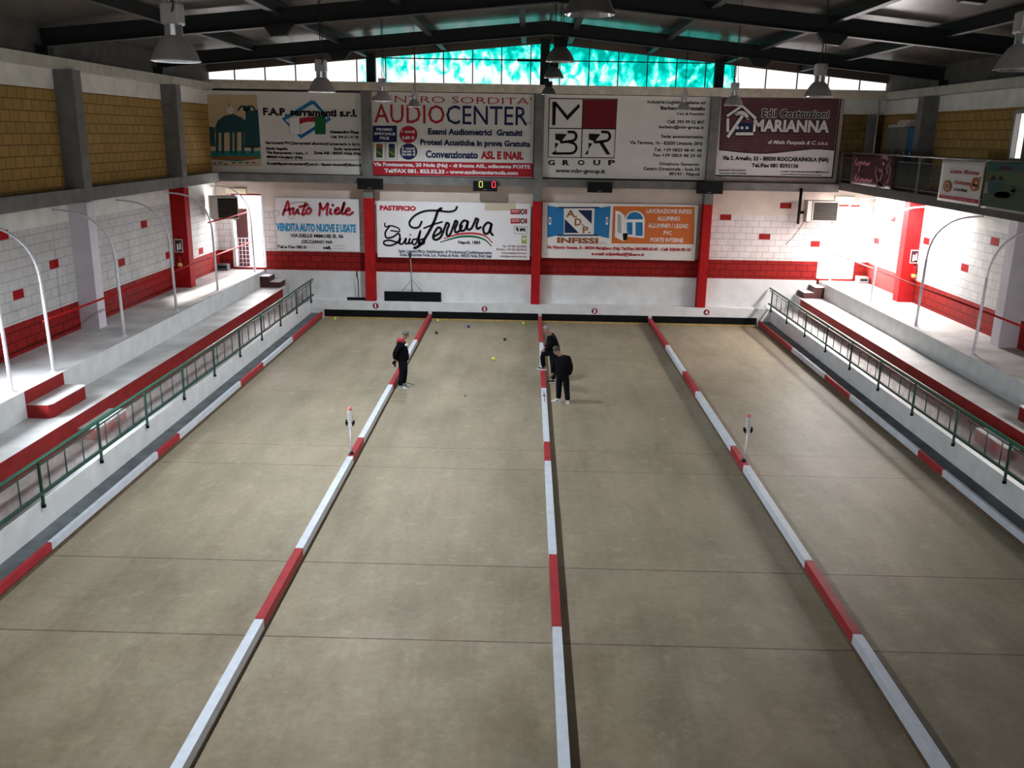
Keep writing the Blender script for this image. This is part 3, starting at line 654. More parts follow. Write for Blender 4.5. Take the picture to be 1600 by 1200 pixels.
t = board('window maker board with open blue shutters and an orange field', ((848, 317), (1092, 320), (1085, 406), (846, 404)), YL-.1, M_panel, False)
s = Sign('y', YL-.1, 820, 270, 5.333)
s.poly([(190, 272), (325, 296), (325, 510), (187, 540)], 'blue', 2, 'logo'); s.poly([(715, 277), (580, 297), (575, 515), (700, 546)], 'blue', 2, 'logo')
s.rect(278, 284, 622, 296, 'navy', 2, 'logo'); s.rect(270, 514, 615, 526, 'navy', 2, 'logo')
s.poly([(440, 310), (561, 312), (556, 425)], 'navy', 2, 'logo'); s.poly([(333, 384), (450, 501), (332, 501)], 'navy', 2, 'logo')
for x in (209, 684): s.rect(x-10, 370, x+10, 432, 'white', 3, 'logo'); s.rect(x-4, 380, x+4, 415, 'navy', 4, 'logo')
for c, x0, x1, y0, y1 in (('A.', 345, 436, 310, 370), ('D.', 416, 490, 380, 440), ('P.', 482, 546, 446, 504)): s.text(c, x0, x1, y0, y1, 'brown', .0)
s.text('INFISSI', 270, 610, 541, 588, 'brown', .02); s.text('S.R.L.', 622, 690, 576, 592, 'grey', 0)
s.poly([(737, 278), (1415, 283), (1408, 596), (722, 588)], 'orange', 1)
s.poly([(835, 400)]+[(917+82*math.cos(math.pi*(1+i/12)), 392+75*math.sin(math.pi*(1+i/12))) for i in range(13)]+[(1000, 400), (993, 545), (838, 530)], 'white', 2, 'picture')
s.poly([(917+68*math.cos(math.pi*(1+i/12)), 388+62*math.sin(math.pi*(1+i/12))) for i in range(13)], 'blue', 3, 'picture'); s.rect(850, 412, 897, 515, 'blue', 3, 'picture'); s.rect(922, 412, 982, 525, 'blue', 3, 'picture')
s.poly([(755, 315), (790, 322), (832, 355), (838, 470), (862, 500), (850, 560), (820, 570), (750, 535)], 'white', 4, 'picture'); s.poly([(772, 345), (800, 350), (805, 505), (772, 495)], 'grey', 5, 'picture'); s.poly([(815, 505), (860, 500), (850, 560), (820, 565)], 'black', 5, 'picture')
for a in [('LAVORAZIONE INFISSI', 1012, 1390, 303, 338, 'white', 0), ('ALLUMINIO', 1105, 1293, 363, 398, 'white', 0), ('ALLUMINIO / LEGNO', 1027, 1362, 423, 459, 'white', 0), ('PVC', 1157, 1223, 484, 517, 'white', 0), ('PORTE INTERNE', 1047, 1320, 543, 578, 'white', 0),
          ('Via Vittorio Veneto, 8 - 80034 Marigliano (Na) Tel./Fax: 081/885.63.43 - Cell: 328.84.98.181', 180, 1385, 617, 643, 'red', .02), ('e-mail: adpinfissi@libero.it', 555, 995, 664, 690, 'red', .02)]: s.text(*a)
s.build(t)

# ------------------------------------------------------------------ lane number discs
for i, (px, py) in enumerate(((587, 478), (757, 483), (929, 486), (1104, 488))):
    p = at(px, py, YE-.016); n = 'one two three four'.split()[i]
    t = thing('lane_number', 'round maroon disc reading %d on the white end ledge' % (i+1), 'sign', (p.x, YE-.016, p.z), 'lane numbers')
    b = MB(); b.prism([(p.x+.115*math.cos(a*math.pi/12), p.z+.115*math.sin(a*math.pi/12)) for a in range(24)], 'y', YE-.02, YE-.012); obj('disc', b, PAL['disc'], t)
    s = Sign('y', YE-.02, px, py, 1); s.text(str(i+1), -1.9 if i else -1.3, 1.9 if i else .7, -3.0, 3.0, 'white', .03, 0, 1.5, 'digit'); s.build(t)

# ------------------------------------------------------------------ score displays
M_led_y = mat('led_yellow', (.1, .1, .02), emit=(.75, .9, .15), estr=1.0); M_led_r = mat('led_red', (.1, .01, .01), emit=(1, .04, .08), estr=1.5)
for (x0, y0, x1, y1), lab, on in (((558, 279, 598, 296), 'blank black score display above the red pillar left of the pasta board', 0), ((739, 283, 777, 299), 'black score display showing a yellow and a red zero', 1), ((918, 285, 957, 301), 'blank black score display above the window maker board', 0), ((1089, 284, 1130, 303), 'blank black score display above the red pillar by the right heater', 0)):
    Yd = 33.98; a = at(x0, (y0+y1)/2, Yd); c = at(x1, (y0+y1)/2, Yd); z1 = at((x0+x1)/2, y0, Yd).z; z0 = at((x0+x1)/2, y1, Yd).z
    t = thing('score_display', lab, 'scoreboard', ((a.x+c.x)/2, Yd, z0), 'score displays along the grey beam')
    b = MB(); b.bbox(a.x, c.x, Yd, Yd+.12, z0, z1, .012); obj('housing', b, M_blackgloss, t)
    b = MB(); b.box((a.x+c.x)/2-.1, (a.x+c.x)/2+.1, Yd+.12, YE+.05, z1-.18, z1-.06); obj('bracket', b, M_grey, t)
    b = MB(); xm = (a.x+c.x)/2; b.box(xm-.08, xm+.06, Yd-.004, Yd, z0+.05, z0+.065); obj('maker_mark', b, M_grey, t)
    if on:
        for xd, m in ((a.x+.29, M_led_y), (c.x-.13, M_led_r)):
            b = MB(); zc = z0+.25
            for dx in (-.06, .06): b.box(xd+dx-.013, xd+dx+.013, Yd-.006, Yd, zc-.095, zc+.095)
            for dz in (-.1, .1): b.box(xd-.05, xd+.05, Yd-.006, Yd, zc+dz-.013, zc+dz+.013)
            obj('digit', b, m, t)

# ------------------------------------------------------------------ lamps
ids = {}
def lamp(px, py, Y, kind, lab, pos=None):
    p = pos or at(px, py, Y); x, z = p.x, p.z; y = p.y
    t = thing('hanging_lamp', lab, 'lamp', (x, y, z), {'on': 'lit bell lamps on the left', 'off': 'unlit bell lamps on the right', 'dome': 'unlit dome lamps in the middle'}[kind])
    if kind == 'dome':
        b = MB(); pr = [(.245, 0), (.25, .01), (.238, .03), (.215, .09), (.175, .16), (.12, .22), (.085, .25)]
        b.lathe(pr, x, y) ; b.v = [(v[0], v[1], v[2]+z) for v in b.v]; obj('shade', b, M_domebody, t)
        b = MB(); b.lathe([(.24, .004), (.20, .09), (.16, .155), (.10, .21), (0.001, .22)], x, y); b.v = [(v[0], v[1], v[2]+z) for v in b.v]; obj('reflector', b, M_lampin, t)
        b = MB(); b.bbox(x-.115, x+.115, y-.11, y+.11, z+.245, z+.40, .015); obj('ballast_box', b, M_blackgloss, t); zt = z+.40
    else:
        b = MB(); pr = [(.236, -.002), (.24, .004), (.225, .02), (.205, .075), (.17, .14), (.13, .20), (.09, .235)]
        b.lathe(pr, x, y); b.v = [(v[0], v[1], v[2]+z) for v in b.v]; obj('shade', b, M_lampbody, t)
        b = MB(); b.lathe([(.228, .002), (.20, .06), (.165, .125), (.12, .18), (.07, .2), (.001, .205)], x, y); b.v = [(v[0], v[1], v[2]+z) for v in b.v]; obj('reflector', b, M_lampin, t)
        b = MB(); b.lathe([(.085, .23), (.085, .335)], x, y, 20); b.v = [(v[0], v[1], v[2]+z) for v in b.v]; obj('neck', b, M_lampin, t)
        b = MB(); b.bbox(x-.092, x+.092, y-.085, y+.085, z+.33, z+.53, .02); obj('ballast_box', b, M_lampbody, t); zt = z+.53
        b = MB(); b.lathe([(.001, .03), (.10, .035), (.10, .05), (.001, .055)], x, y, 20); b.v = [(v[0], v[1], v[2]+z) for v in b.v]; obj('lens', b, M_lampon if kind == 'on' else M_lampoff, t)
    b = MB(); zr = roofz(x)-.02
    b.tube([(x, y, zt), (x, y, zt+.05), (x-.02, y, zt+.1), (x, y, zt+.15), (x, y, zr)], .009, 6); b.tube([(x+.03, y-.09, zt-.09), (x+.06, y-.12, zt-.02), (x+.05, y-.03, zt+.12), (x+.03, y, zt+.5), (x+.02, y, zr)], .007, 5)
    obj('cable', b, M_cable, t)
    if kind == 'on':
        d = bpy.data.lights.new('lamp_light', 'AREA'); d.shape = 'DISK'; d.size = .36; d.energy = LAMP_POWER; d.color = (.88, .94, 1); d.spread = math.radians(150)
        l = bpy.data.objects.new('lamp_light', d); COL.objects.link(l); l.parent = t; l.location = (0, 0, .02)
LY = (9.2, 16.1, 23.1, 30.2)
for (px, py), Y, w in zip(((275, 96), (503, 144), (598, 158), (648, 167)), LY, ('largest lit bell lamp, hanging nearest at upper left', 'lit bell lamp hanging in front of the white board with the blue diamond logo', 'lit bell lamp hanging over the first letters of the red and navy capitals board', 'smallest lit bell lamp, hanging closest to the end wall')): lamp(px, py, Y, 'on', w)
for (px, py), Y, w in zip(((921, 24), (875, 97), (865, 122), (857, 148)), LY, ('largest dark dome lamp, hanging nearest under the ridge', 'dark dome lamp before the middle post, topmost of the three in line', 'dark dome lamp, middle of the three in line before the green window', 'smallest dark dome lamp, lowest of the three in line')): lamp(px, py, Y, 'dome', w)
for (px, py), Y, w in zip(((1593, 110), (1278, 151), (1146, 165), (1068, 172)), LY, ('largest unlit bell lamp, hanging nearest at upper right', 'unlit bell lamp hanging before the right clear clerestory panes', 'unlit bell lamp hanging over the house emblem of the maroon board', 'smallest unlit bell lamp, hanging before the text of the four-square board')): lamp(px, py, Y, 'off', w)

# ------------------------------------------------------------------ railings along the terraces
def plexi():
    m = bpy.data.materials.new('scratched_plexiglass'); m.use_nodes = True; nt = m.node_tree; nt.nodes.clear(); N = nt.nodes.new; L = nt.links.new
    o = N('ShaderNodeOutputMaterial'); tr = N('ShaderNodeBsdfTransparent'); tr.inputs[0].default_value = (.93, .92, .92, 1); d = N('ShaderNodeBsdfDiffuse'); d.inputs[0].default_value = (.5, .45, .46, 1); g = N('ShaderNodeBsdfGlossy'); g.inputs['Roughness'].default_value = .12
    a = N('ShaderNodeMixShader'); a.inputs[0].default_value = .22; c = N('ShaderNodeMixShader'); c.inputs[0].default_value = .06
    tc = N('ShaderNodeTexCoord'); n = N('ShaderNodeTexNoise'); n.inputs['Scale'].default_value = 3; n.inputs['Detail'].default_value = 8; L(tc.outputs['Object'], n.inputs['Vector'])
    mr = N('ShaderNodeMapRange'); mr.inputs[1].default_value = .35; mr.inputs[2].default_value = .75; mr.inputs[3].default_value = .02; mr.inputs[4].default_value = .22; L(n.outputs['Fac'], mr.inputs[0]); L(mr.outputs[0], a.inputs[0])
    L(tr.outputs[0], a.inputs[1]); L(d.outputs[0], a.inputs[2]); L(a.outputs[0], c.inputs[1]); L(g.outputs[0], c.inputs[2]); L(c.outputs[0], o.inputs[0]); return m
M_plexi = plexi()
PY = [14.31+2.2*i for i in range(-3, 10)]
for sg, side in ((-1, 'left'), (1, 'right')):
    x = sg*8.85; y0, y1 = PY[0]-1, 34.5
    t = thing('guard_railing', 'long green guard railing with clear panels along the %s terrace' % side, 'railing', (x, 20, .6), 'green guard railings')
    b = MB(); b.tube([(x, y0, 1.45), (x, y1, 1.45)], .036, 10); obj('top_rail', b, M_green, t)
    b = MB(); b.bbox(x-.012, x+.012, y0, y1, 1.345, 1.37, .004); obj('middle_rail', b, M_greendark, t)
    b = MB(); b.bbox(x-.025, x+.025, y0, y1, .82, .88, .006); obj('bottom_rail', b, M_greendark, t)
    for i, Y in enumerate(PY):
        b = MB(); b.bbox(x-.022, x+.022, Y-.022, Y+.022, .62, 1.43, .005); b.box(x, sg*8.9, Y-.02, Y+.02, .64, .69); p = obj('post', b, M_greendark, t)
        b = MB(); b.bbox(x-.03, x+.03, Y-.03, Y+.03, .585, .64, .006); obj('foot_cap', b, M_black, p)
        if i < len(PY)-1:
            for f in (.13, .40, .70):
                b = MB(); b.tube([(x, Y+2.2*f, .86), (x, Y+2.2*f, 1.37)], .0115, 6); obj('baluster', b, M_greendark, t)
            b = MB(); b.box(x+sg*.012, x+sg*.018, Y+.03, Y+2.17, .88, 1.345); obj('clear_panel', b, M_plexi, t)

# ------------------------------------------------------------------ arched poles and red handrails on the upper tiers
def arch(sg, Y, lab):
    t = thing('arched_pole', lab, 'pole', (sg*10.93, Y, 1.776), 'arched white poles')
    pts = [(10.93, 1.78), (10.95, 2.8), (10.97, 3.7)]+smooth([(10.97, 3.7), (11.02, 4.1), (11.2, 4.5), (11.55, 4.8), (11.95, 4.93), (12.42, 4.97)], 4)
    b = MB(); b.tube([(sg*a, Y, z) for a, z in pts], [.038, .036, .034]+[.027]*(len(pts)-3), 10); obj('pipe', b, M_pole, t)
    b = MB(); b.lathe([(.001, 0), (.075, 0), (.075, .012), (.001, .012)], sg*10.93, Y, 16); b.v = [(v[0], v[1], v[2]+1.776) for v in b.v]; obj('foot_plate', b, M_pole, t)
for Y, w in ((17.3, 'arched white pole at the near side of the left red step'), (18.95, 'arched white pole at the far side of the left red step'), (22.55, 'arched white pole before the lilac buttress of the left wall'), (26.1, 'arched white pole between the lilac buttress and the left red pillar'), (29.75, 'arched white pole just before the left red pillar'), (34.0, 'arched white pole before the left bright doorway')): arch(-1, Y, w)
for Y, w in ((22.55, 'arched white pole nearest on the right upper tier, by the wall pillar'), (26.1, 'arched white pole just before the right red pillar'), (29.75, 'arched white pole beside the red pillar in the bright right corner'), (34.0, 'arched white pole closest to the right bright doorway')): arch(1, Y, w)
def hrail(sg, y0, y1, z, lab, m):
    xr = 11.018 if z < 3.5 else 11.075
    t = thing('handrail', lab, 'handrail', (sg*10.95, (y0+y1)/2, z), 'handrails on the upper tiers')
    b = MB(); b.tube([(sg*xr, y0, z), (sg*xr, y1, z)], .026, 10); obj('rail_tube', b, m, t)
    b = MB()
    for y in (y0, y1): b.ball((sg*xr, y, z), .028)
    obj('end_cap', b, m, t)
hrail(-1, 18.95, 34.0, 2.90, 'long red handrail through the arched poles of the left tier', M_red)
hrail(-1, 8, 17.3, 2.90, 'red handrail stub ending at the near pole by the left step', M_red)
hrail(-1, 29.75, 34.0, 4.02, 'short upper red handrail between the last two left poles', M_red)
hrail(1, 19.0, 34.0, 2.88, 'long red handrail through the arched poles of the right tier', M_red)

# ------------------------------------------------------------------ step blocks
M_faded = mat('faded_red_paint', (.36, .035, .035), .7, var=.45, scale=5, dirt=(.28, .16, .15))
def step(sg, x0, x1, y0, y1, z0, z1, lab, red, back=None):
    t = thing('step_block', lab, 'step', (sg*(x0+x1)/2, (y0+y1)/2, z0), 'step blocks on the tiers')
    b = MB(); c = .10
    P = [(sg*x1, y0), (sg*(x0+c*.6), y0), (sg*x0, y0+c), (sg*x0, y1-c), (sg*(x0+c*.6), y1), (sg*x1, y1)]
    b.prism(P, 'z', z0, z1-.012); obj('riser', b, red, t)
    b = MB(); b.prism(P, 'z', z1-.012, z1); obj('tread', b, M_tier, t, 'grey tread')
    b = MB(); b.box(sg*(x0+.03), sg*(x0+.17), y0+.04, y1-.04, z1, z1+.004); obj('nosing', b, M_white, t, 'white painted nosing')
    if back: b = MB(); b.box(sg*(x1-.012), sg*(x1-.002), y0, y1, z1, back); obj('back_riser', b, red, t)
step(-1, 10.2, 10.708, 17.35, 18.9, 1.206, 1.5, 'red step block with white nosing on the left tier', M_darkred, 1.776)
step(1, 10.2, 10.708, 17.35, 18.9, 1.206, 1.5, 'red step block at the edge of the right tier', M_darkred, 1.776)
step(-1, 9.36, 9.785, 17.5, 18.95, .696, .95, 'faded red step seen through the left railing panels', M_faded)
step(1, 9.36, 9.785, 17.5, 18.95, .696, .95, 'faded red step seen through the right railing panels', M_faded)
M_brownstep = mat('dark_step_paint', (.07, .018, .018), .7, var=.2)
for sg, w in ((-1, 'left'), (1, 'right')):
    t = thing('corner_steps', 'two small dark red steps in the far %s corner of the tier' % w, 'steps', (sg*10.3, 34, 1.206), 'corner steps')
    for x0, x1, z in ((9.95, 10.35, 1.42), (10.35, 10.708, 1.63)):
        b = MB(); b.box(sg*x0, sg*x1, 33.8, 34.58, 1.206, z-.012); obj('riser', b, M_brownstep, t)
        b = MB(); b.box(sg*(x0+.005), sg*(x1-.005), 33.83, 34.58, z-.012, z+.004); obj('tread', b, M_white, t, 'pale tread')

# ------------------------------------------------------------------ heaters in the far corners
def heater(cx, cy, z0, w, h, d, ang, lab, flue):
    t = thing('air_heater', lab, 'heater', (cx, cy, z0), 'wall heaters in the far corners')
    R = Matrix.Rotation(ang, 3, 'Z')
    def put(name, b, m, par=t, lb=None):
        b.v = [tuple(R @ Vector(v)+Vector((cx, cy, z0))) for v in b.v]; return obj(name, b, m, par, lb)
    b = MB(); b.bbox(-w/2, w/2, -d/2, d/2, 0, h, .02); put('casing', b, mat('heater_casing', (.50, .47, .44), .5, var=.08))
    b = MB(); b.box(-w/2+.22, w/2-.02, -d/2-.006, -d/2+.004, .05, h-.05); put('grille_recess', b, M_blackgloss, t, 'dark recess of the grille')
    g = MB(); n = 11
    for i in range(n):
        z = .075+(h-.15)*i/(n-1); g.prism([(-d/2-.03, z-.010), (-d/2-.005, z+.012), (-d/2-.003, z+.018), (-d/2-.03, z-.004)], 'x', -w/2+.22, w/2-.02)
    put('grille', g, mat('grille_slat', (.075, .06, .05), .7))
    g = MB()
    for x in (-w/2+.21, w/2-.012): g.box(x-.012, x+.012, -d/2-.035, -d/2+.004, .04, h-.04)
    for z in (.04, h-.04): g.box(-w/2+.2, w/2, -d/2-.035, -d/2+.004, z-.012, z+.012)
    put('grille_frame', g, mat('grille_frame_cream', (.55, .50, .44), .5))
    g = MB(); g.box(-w/2+.1, -w/2+.14, -d/2+.05, d/2+.25, -.05, 0); g.box(w/2-.14, w/2-.10, -d/2+.05, d/2+.25, -.05, 0); put('bracket', g, M_grey)
    if flue:
        g = MB(); g.tube([(-w/2-.17, .15, -.12), (-w/2-.17, .15, h+.42)], .055, 12); g.tube([(-w/2-.17, .15, .3), (-w/2+.02, .15, .3)], .05, 10); put('flue_pipe', g, M_blackgloss)
        g = MB(); g.tube([(-w/2+.05, .1, 0), (-w/2-.2, .4, -.6), (-w/2-.42, .62, -.95)], .012, 6); put('cable', g, M_cable)
heater(10.28, 33.95, 4.08, 1.12, .76, .5, 0, 'cream air heater with horizontal slats and black flue in the bright right corner', True)
a = at(349, 325, 33.0); heater(a.x-.12, 33.0+.36, a.z-.41, .94, .82, .80, math.radians(26), 'cream air heater with dark slats hung beside the left doorway', False)

# ------------------------------------------------------------------ emergency lights, extinguishers, odds and ends
for (x0, y0, x1, y1), lab in (((353, 294, 385, 302), 'flat cream emergency light over the left doorway'), ((1304, 307, 1334, 317), 'flat cream emergency light over the right doorway')):
    a = at(x0, (y0+y1)/2, YW); c = at(x1, (y0+y1)/2, YW); z1 = at((x0+x1)/2, y0, YW).z; z0 = at((x0+x1)/2, y1, YW).z
    t = thing('emergency_light', lab, 'lamp', ((a.x+c.x)/2, YW, z0), 'emergency lights')
    b = MB(); b.bbox(a.x, c.x, YW-.10, YW-.03, z0, z1, .02); obj('diffuser', b, mat('cream_diffuser', (.78, .72, .52), .4), t)
    b = MB(); b.bbox(a.x-.02, c.x+.02, YW-.04, YW-.005, z0-.02, z1+.02, .01); obj('housing', b, M_grey, t)
for sg, px, py, w in ((-1, 279, 384, 'left'), (1, 1429, 401, 'right')):
    Y = 30.1; p = at(px, py, Y-.01) if sg < 0 else at(px, py, Y-.01)
    x = p.x; z = p.z
    t = thing('safety_sign', 'small white extinguisher sign on the %s red pillar' % w, 'sign', (x, Y, z), 'extinguisher signs')
    b = MB(); b.box(x-.14, x+.14, Y-.01, Y-.001, z-.22, z+.22); obj('plate', b, PAL['pale'], t)
    b = MB(); b.box(x-.115, x+.115, Y-.014, Y-.01, z-.19, z+.19); obj('field', b, PAL['maroon'], t)
    b = MB(); b.prism([(x-.06, z-.15), (x+.0, z-.15), (x+.0, z+.06), (x-.06, z+.06)], 'y', Y-.018, Y-.014); b.prism([(x+.02, z-.12), (x+.09, z-.12), (x+.07, z+.12), (x+.03, z+.08)], 'y', Y-.018, Y-.014); obj('pictogram', b, PAL['white'], t)
    t = thing('fire_extinguisher', 'red fire extinguisher hanging under the sign on the %s pillar' % w, 'extinguisher', (x, Y-.1, z-.75), 'fire extinguishers')
    b = MB(); b.lathe([(.001, 0), (.07, 0), (.075, .02), (.075, .36), (.06, .42), (.03, .45)], x+.02, Y-.085, 18); b.v = [(v[0], v[1], v[2]+z-.75) for v in b.v]; obj('cylinder', b, M_red, t)
    b = MB(); b.box(x, x+.04, Y-.11, Y-.06, z-.31, z-.24); b.tube([(x+.02, Y-.09, z-.26), (x+.10, Y-.09, z-.25), (x+.11, Y-.09, z-.45), (x+.09, Y-.10, z-.6)], .013, 6); obj('valve_and_hose', b, M_blackgloss, t)
    b = MB(); b.lathe([(.077, .08), (.077, .19)], x+.02, Y-.085, 18); b.v = [(v[0], v[1], v[2]+z-.75) for v in b.v]; obj('paper_label', b, mat('yellow_label', (.65, .42, .12), .6), t)
t = thing('crate', 'small dark crate on the tier floor beside the left doorway', 'crate', (-12.2, 34.2, 1.776)); b = MB(); b.bbox(-12.4, -12.0, 34.05, 34.4, 1.776, 2.02, .01); obj('body', b, M_gutter, t)
b = MB(); b.box(-12.36, -12.04, 34.04, 34.05, 1.88, 1.95); obj('hand_slot', b, M_black, t)
t = thing('crate', 'small grey crate on the tier floor in the bright right corner', 'crate', (12.2, 34.2, 1.776)); b = MB(); b.bbox(12.03, 12.4, 34.0, 34.4, 1.776, 2.02, .01); obj('body', b, M_grey, t)
b = MB(); b.box(12.08, 12.35, 33.99, 34.0, 1.88, 1.95); obj('hand_slot', b, M_black, t)

# ------------------------------------------------------------------ drag brooms on the end ledge
def broom(x0, x1, zb, hx, htop, lab, brace):
    Y = 34.34; t = thing('drag_broom', lab, 'broom', ((x0+x1)/2, Y, .69), 'drag brooms on the ledge')
    b = MB(); b.bbox(x0, x1, Y-.05, Y+.03, .69, zb, .012); obj('brush_head', b, M_black, t)
    b = MB(); k = .75
    b.tube([(hx+.03, Y-.01, zb-.01), (hx+.02, Y+.0, zb+.6), (hx-.03, Y+(YL-YL)+.02, htop)], .017, 8); obj('handle', b, M_grey if brace else M_blackgloss, t)
    if brace:
        for s_ in (-1, 1): b = MB(); b.tube([(hx+.03+s_*.42, Y-.01, zb-.01), (hx+.02, Y-.005, zb+.48)], .012, 6); obj('brace', b, M_grey, t)
        b = MB(); b.tube([(hx-.028, Y+.0, htop-.16), (hx-.035, Y+.0, htop+.03)], .03, 8); b.bbox(hx-.09, hx+.03, Y-.02, Y+.02, htop, htop+.03, .008); obj('grip', b, M_black, t)
    else:
        b = MB(); b.tube([(hx-.03, Y+.018, htop-.2), (hx-.03, Y+.02, htop+.01)], .022, 8); obj('grip', b, M_black, t)
a, c = at(601, 460, 34.4), at(689.5, 462, 34.4)
broom(a.x, c.x, at(645, 455.5, 34.4).z, at(643, 458, 34.4).x, at(642, 397, 34.4).z, 'wide black drag broom with braced grey handle before the pasta board', True)
a, c = at(543, 464, 34.4), at(571, 464, 34.4)
broom(a.x, c.x, .80, at(560, 464, 34.4).x, at(557, 424, 34.4).z, 'narrow black broom leaning on the ledge left of the first red pillar', False)

# ------------------------------------------------------------------ balls
M_by = mat('yellow_ball', (.62, .72, .06), .25); M_bd = mat('dark_ball', (.035, .04, .03), .2); M_bb = mat('blue_ball', (.02, .05, .22), .2)
for x, y, r, m, lab in ((-7.87, 33.75, .056, M_by, 'yellow bowl alone at the end of lane 1'), (-3.92, 33.8, .056, M_by, 'yellow bowl by the bumper next to the left divider, lane 2'), (-.62, 33.55, .056, M_by, 'yellow bowl by the bumper next to the middle divider, lane 2'), (-1.55, 27.88, .06, M_by, 'yellow bowl lying nearest, out in the open of lane 2'),
                        (-2.67, 32.81, .056, M_bb, 'blue bowl near the end of lane 2'), (-3.75, 31.63, .056, M_bd, 'dark bowl near the left divider of lane 2'), (-1.26, 30.76, .056, M_bd, 'dark bowl right of the middle of lane 2'), (-2.16, 23.71, .022, M_bd, 'tiny dark jack ball in the middle of lane 2')):
    b = MB(); b.ball((0, 0, 0), r, 0, 24); o = obj('bocce_ball', b, m); o.location = (x, y, r+.001); tag(o, lab, 'ball', 'balls on the lanes')

# ------------------------------------------------------------------ signal posts and a measuring rod on the dividers
def signal(x, Y, lean, lab):
    t = thing('signal_post', lab, 'post', (x, Y, .25), 'signal posts on the dividers')
    b = MB(); b.lathe([(.001, 0), (.06, 0), (.06, .015), (.03, .03), (.03, .06), (.001, .06)], x, Y, 16); b.v = [(v[0], v[1], v[2]+.25) for v in b.v]; obj('socket', b, M_blackgloss, t, 'dark clamp')
    b = MB(); b.tube([(x, Y, .28), (x+lean, Y, .95)], .018, 10); obj('pole', b, M_pole, t)
    h = x+lean; b = MB(); b.bbox(h-.045, h+.045, Y-.045, Y+.045, .98, 1.24, .01); b.prism([(h-.05, .88), (h+.05, .88), (h+.03, .99), (h-.03, .99)], 'y', Y-.035, Y+.035); obj('display_head', b, M_white, t)
    b = MB()
    for i in range(4): b.box(h-.028, h+.028, Y-.048, Y-.045, 1.03+.05*i, 1.05+.05*i)
    obj('scale_marks', b, PAL['grey'], t)
    for s_ in (-1, 1):
        b = MB(); b.prism([(h+s_*.045, .97), (h+s_*.085, 1.03), (h+s_*.10, .95), (h+s_*.06, .88)], 'y', Y-.03-s_*.0, Y+.03); obj('flag_plate', b, M_black, t, 'black diamond plate')
    b = MB(); b.lathe([(.045, 0), (.048, .02), (.045, .06), (.025, .085), (.001, .09)], h, Y, 14); b.v = [(v[0], v[1], v[2]+1.238) for v in b.v]; obj('lamp_cap', b, mat('pink_cap', (.62, .20, .20), .35), t, 'pink lamp cap')
signal(-4.25, 18.26, -.01, 'white signal post with pink cap standing on the left divider')
signal(4.25, 18.38, .03, 'white signal post with pink cap standing on the right divider')
t = thing('measuring_rod', 'thin black measuring rod lying on the middle divider', 'tool', (.0, 23.0, .251)); b = MB(); b.tube([(.0, 22.55, .258), (-.005, 23.5, .258)], .007, 6); obj('rod', b, M_blackgloss, t)
b = MB(); b.bbox(-.05, .04, 23.08, 23.11, .251, .268, .004); obj('slider', b, M_blackgloss, t)

t = thing('added_tube_lamp', 'added fluorescent lamp, unseen under the gallery slab, brightening the right corner', 'lamp', (11.6, 30.2, 5.1))
b = MB(); b.bbox(11.5, 11.7, 27.5, 32.9, 5.16, 5.215, .01); obj('housing', b, M_white, t)  # housing and tubes added around the unseen fill light
b = MB(); b.tube([(11.56, 27.6, 5.145), (11.56, 32.8, 5.145)], .014, 8); b.tube([(11.64, 27.6, 5.145), (11.64, 32.8, 5.145)], .014, 8); obj('tube', b, M_lampon, t)

# ------------------------------------------------------------------ gallery on the right
x = 11.03
t = thing('gallery_railing', 'dark grey gallery railing of thin upright bars above the right wall', 'railing', (x, 27, 5.5))
M_bar = mat('gallery_bar_paint', (.10, .105, .095), .6); M_bar2 = mat('gallery_rail_paint', (.20, .20, .19), .6)
b = MB(); b.tube([(x, 15, 6.56), (x, YW, 6.56)], .026, 8); obj('top_rail', b, M_bar2, t)
b = MB(); b.bbox(x-.015, x+.015, 15, YW, 6.36, 6.39, .004); obj('middle_rail', b, M_bar, t)
b = MB(); b.bbox(x-.015, x+.015, 15, YW, 5.58, 5.62, .004); obj('bottom_rail', b, M_bar, t)
for Y in (18.8, 22.3, 25.8, 27.55, 31, 34.4): b = MB(); b.bbox(x-.03, x+.03, Y-.03, Y+.03, 5.5, 6.55, .006); obj('post', b, M_bar2, t)
y = 34.3
hid = MB()
while y > 15:
    b = MB(); b.tube([(x, y, 5.60), (x, y, 6.37)], .011, 6)
    if 25.6 < y < 29.5 or y > 33.2: obj('bar', b, M_bar, t)
    else: hid.tube([(x, y, 5.60), (x, y, 6.37)], .011, 6)
    y -= .112
o = obj('hidden_bar', hid, M_bar, t); o['kind'] = 'stuff'; o['label'] = 'further upright bars behind the banners'
def banner(lab, y0, y1, z0, z1, m, wav):
    t = thing('gallery_banner', lab, 'banner', (10.9, (y0+y1)/2, z0), 'banners on the gallery railing')
    b = MB(); n, k = 16, 8; vs = []
    for i in range(n+1):
        for j in range(k+1):
            f, g_ = i/n, j/k; vs.append((10.925+wav*.006*math.sin(f*9+g_*3), y0+(y1-y0)*f, z0+(z1-z0)*g_-wav*.015*abs(math.sin(f*math.pi*2))*(g_ > .9)))
    b.add(vs, [(i*(k+1)+j, (i+1)*(k+1)+j, (i+1)*(k+1)+j+1, i*(k+1)+j+1) for i in range(n) for j in range(k)], 0, True)
    o = obj('sheet', b, m, t); md = o.modifiers.new('thickness', 'SOLIDIFY'); md.thickness = .003
    b = MB()
    for Y in (y0, y1): b.tube([(10.93, Y, z1-.02), (10.95, Y, z1+.03), (10.99, Y, z1+.045)], .008, 5)
    obj('tie_cord', b, M_white, t)
    return t
t = banner('maroon banner with pale script hanging on the gallery railing', 33.0, 29.15, 5.52, 6.55, PAL['maroon'], 1)
s = Sign('x', 10.905, 1300, 220, 8.889)
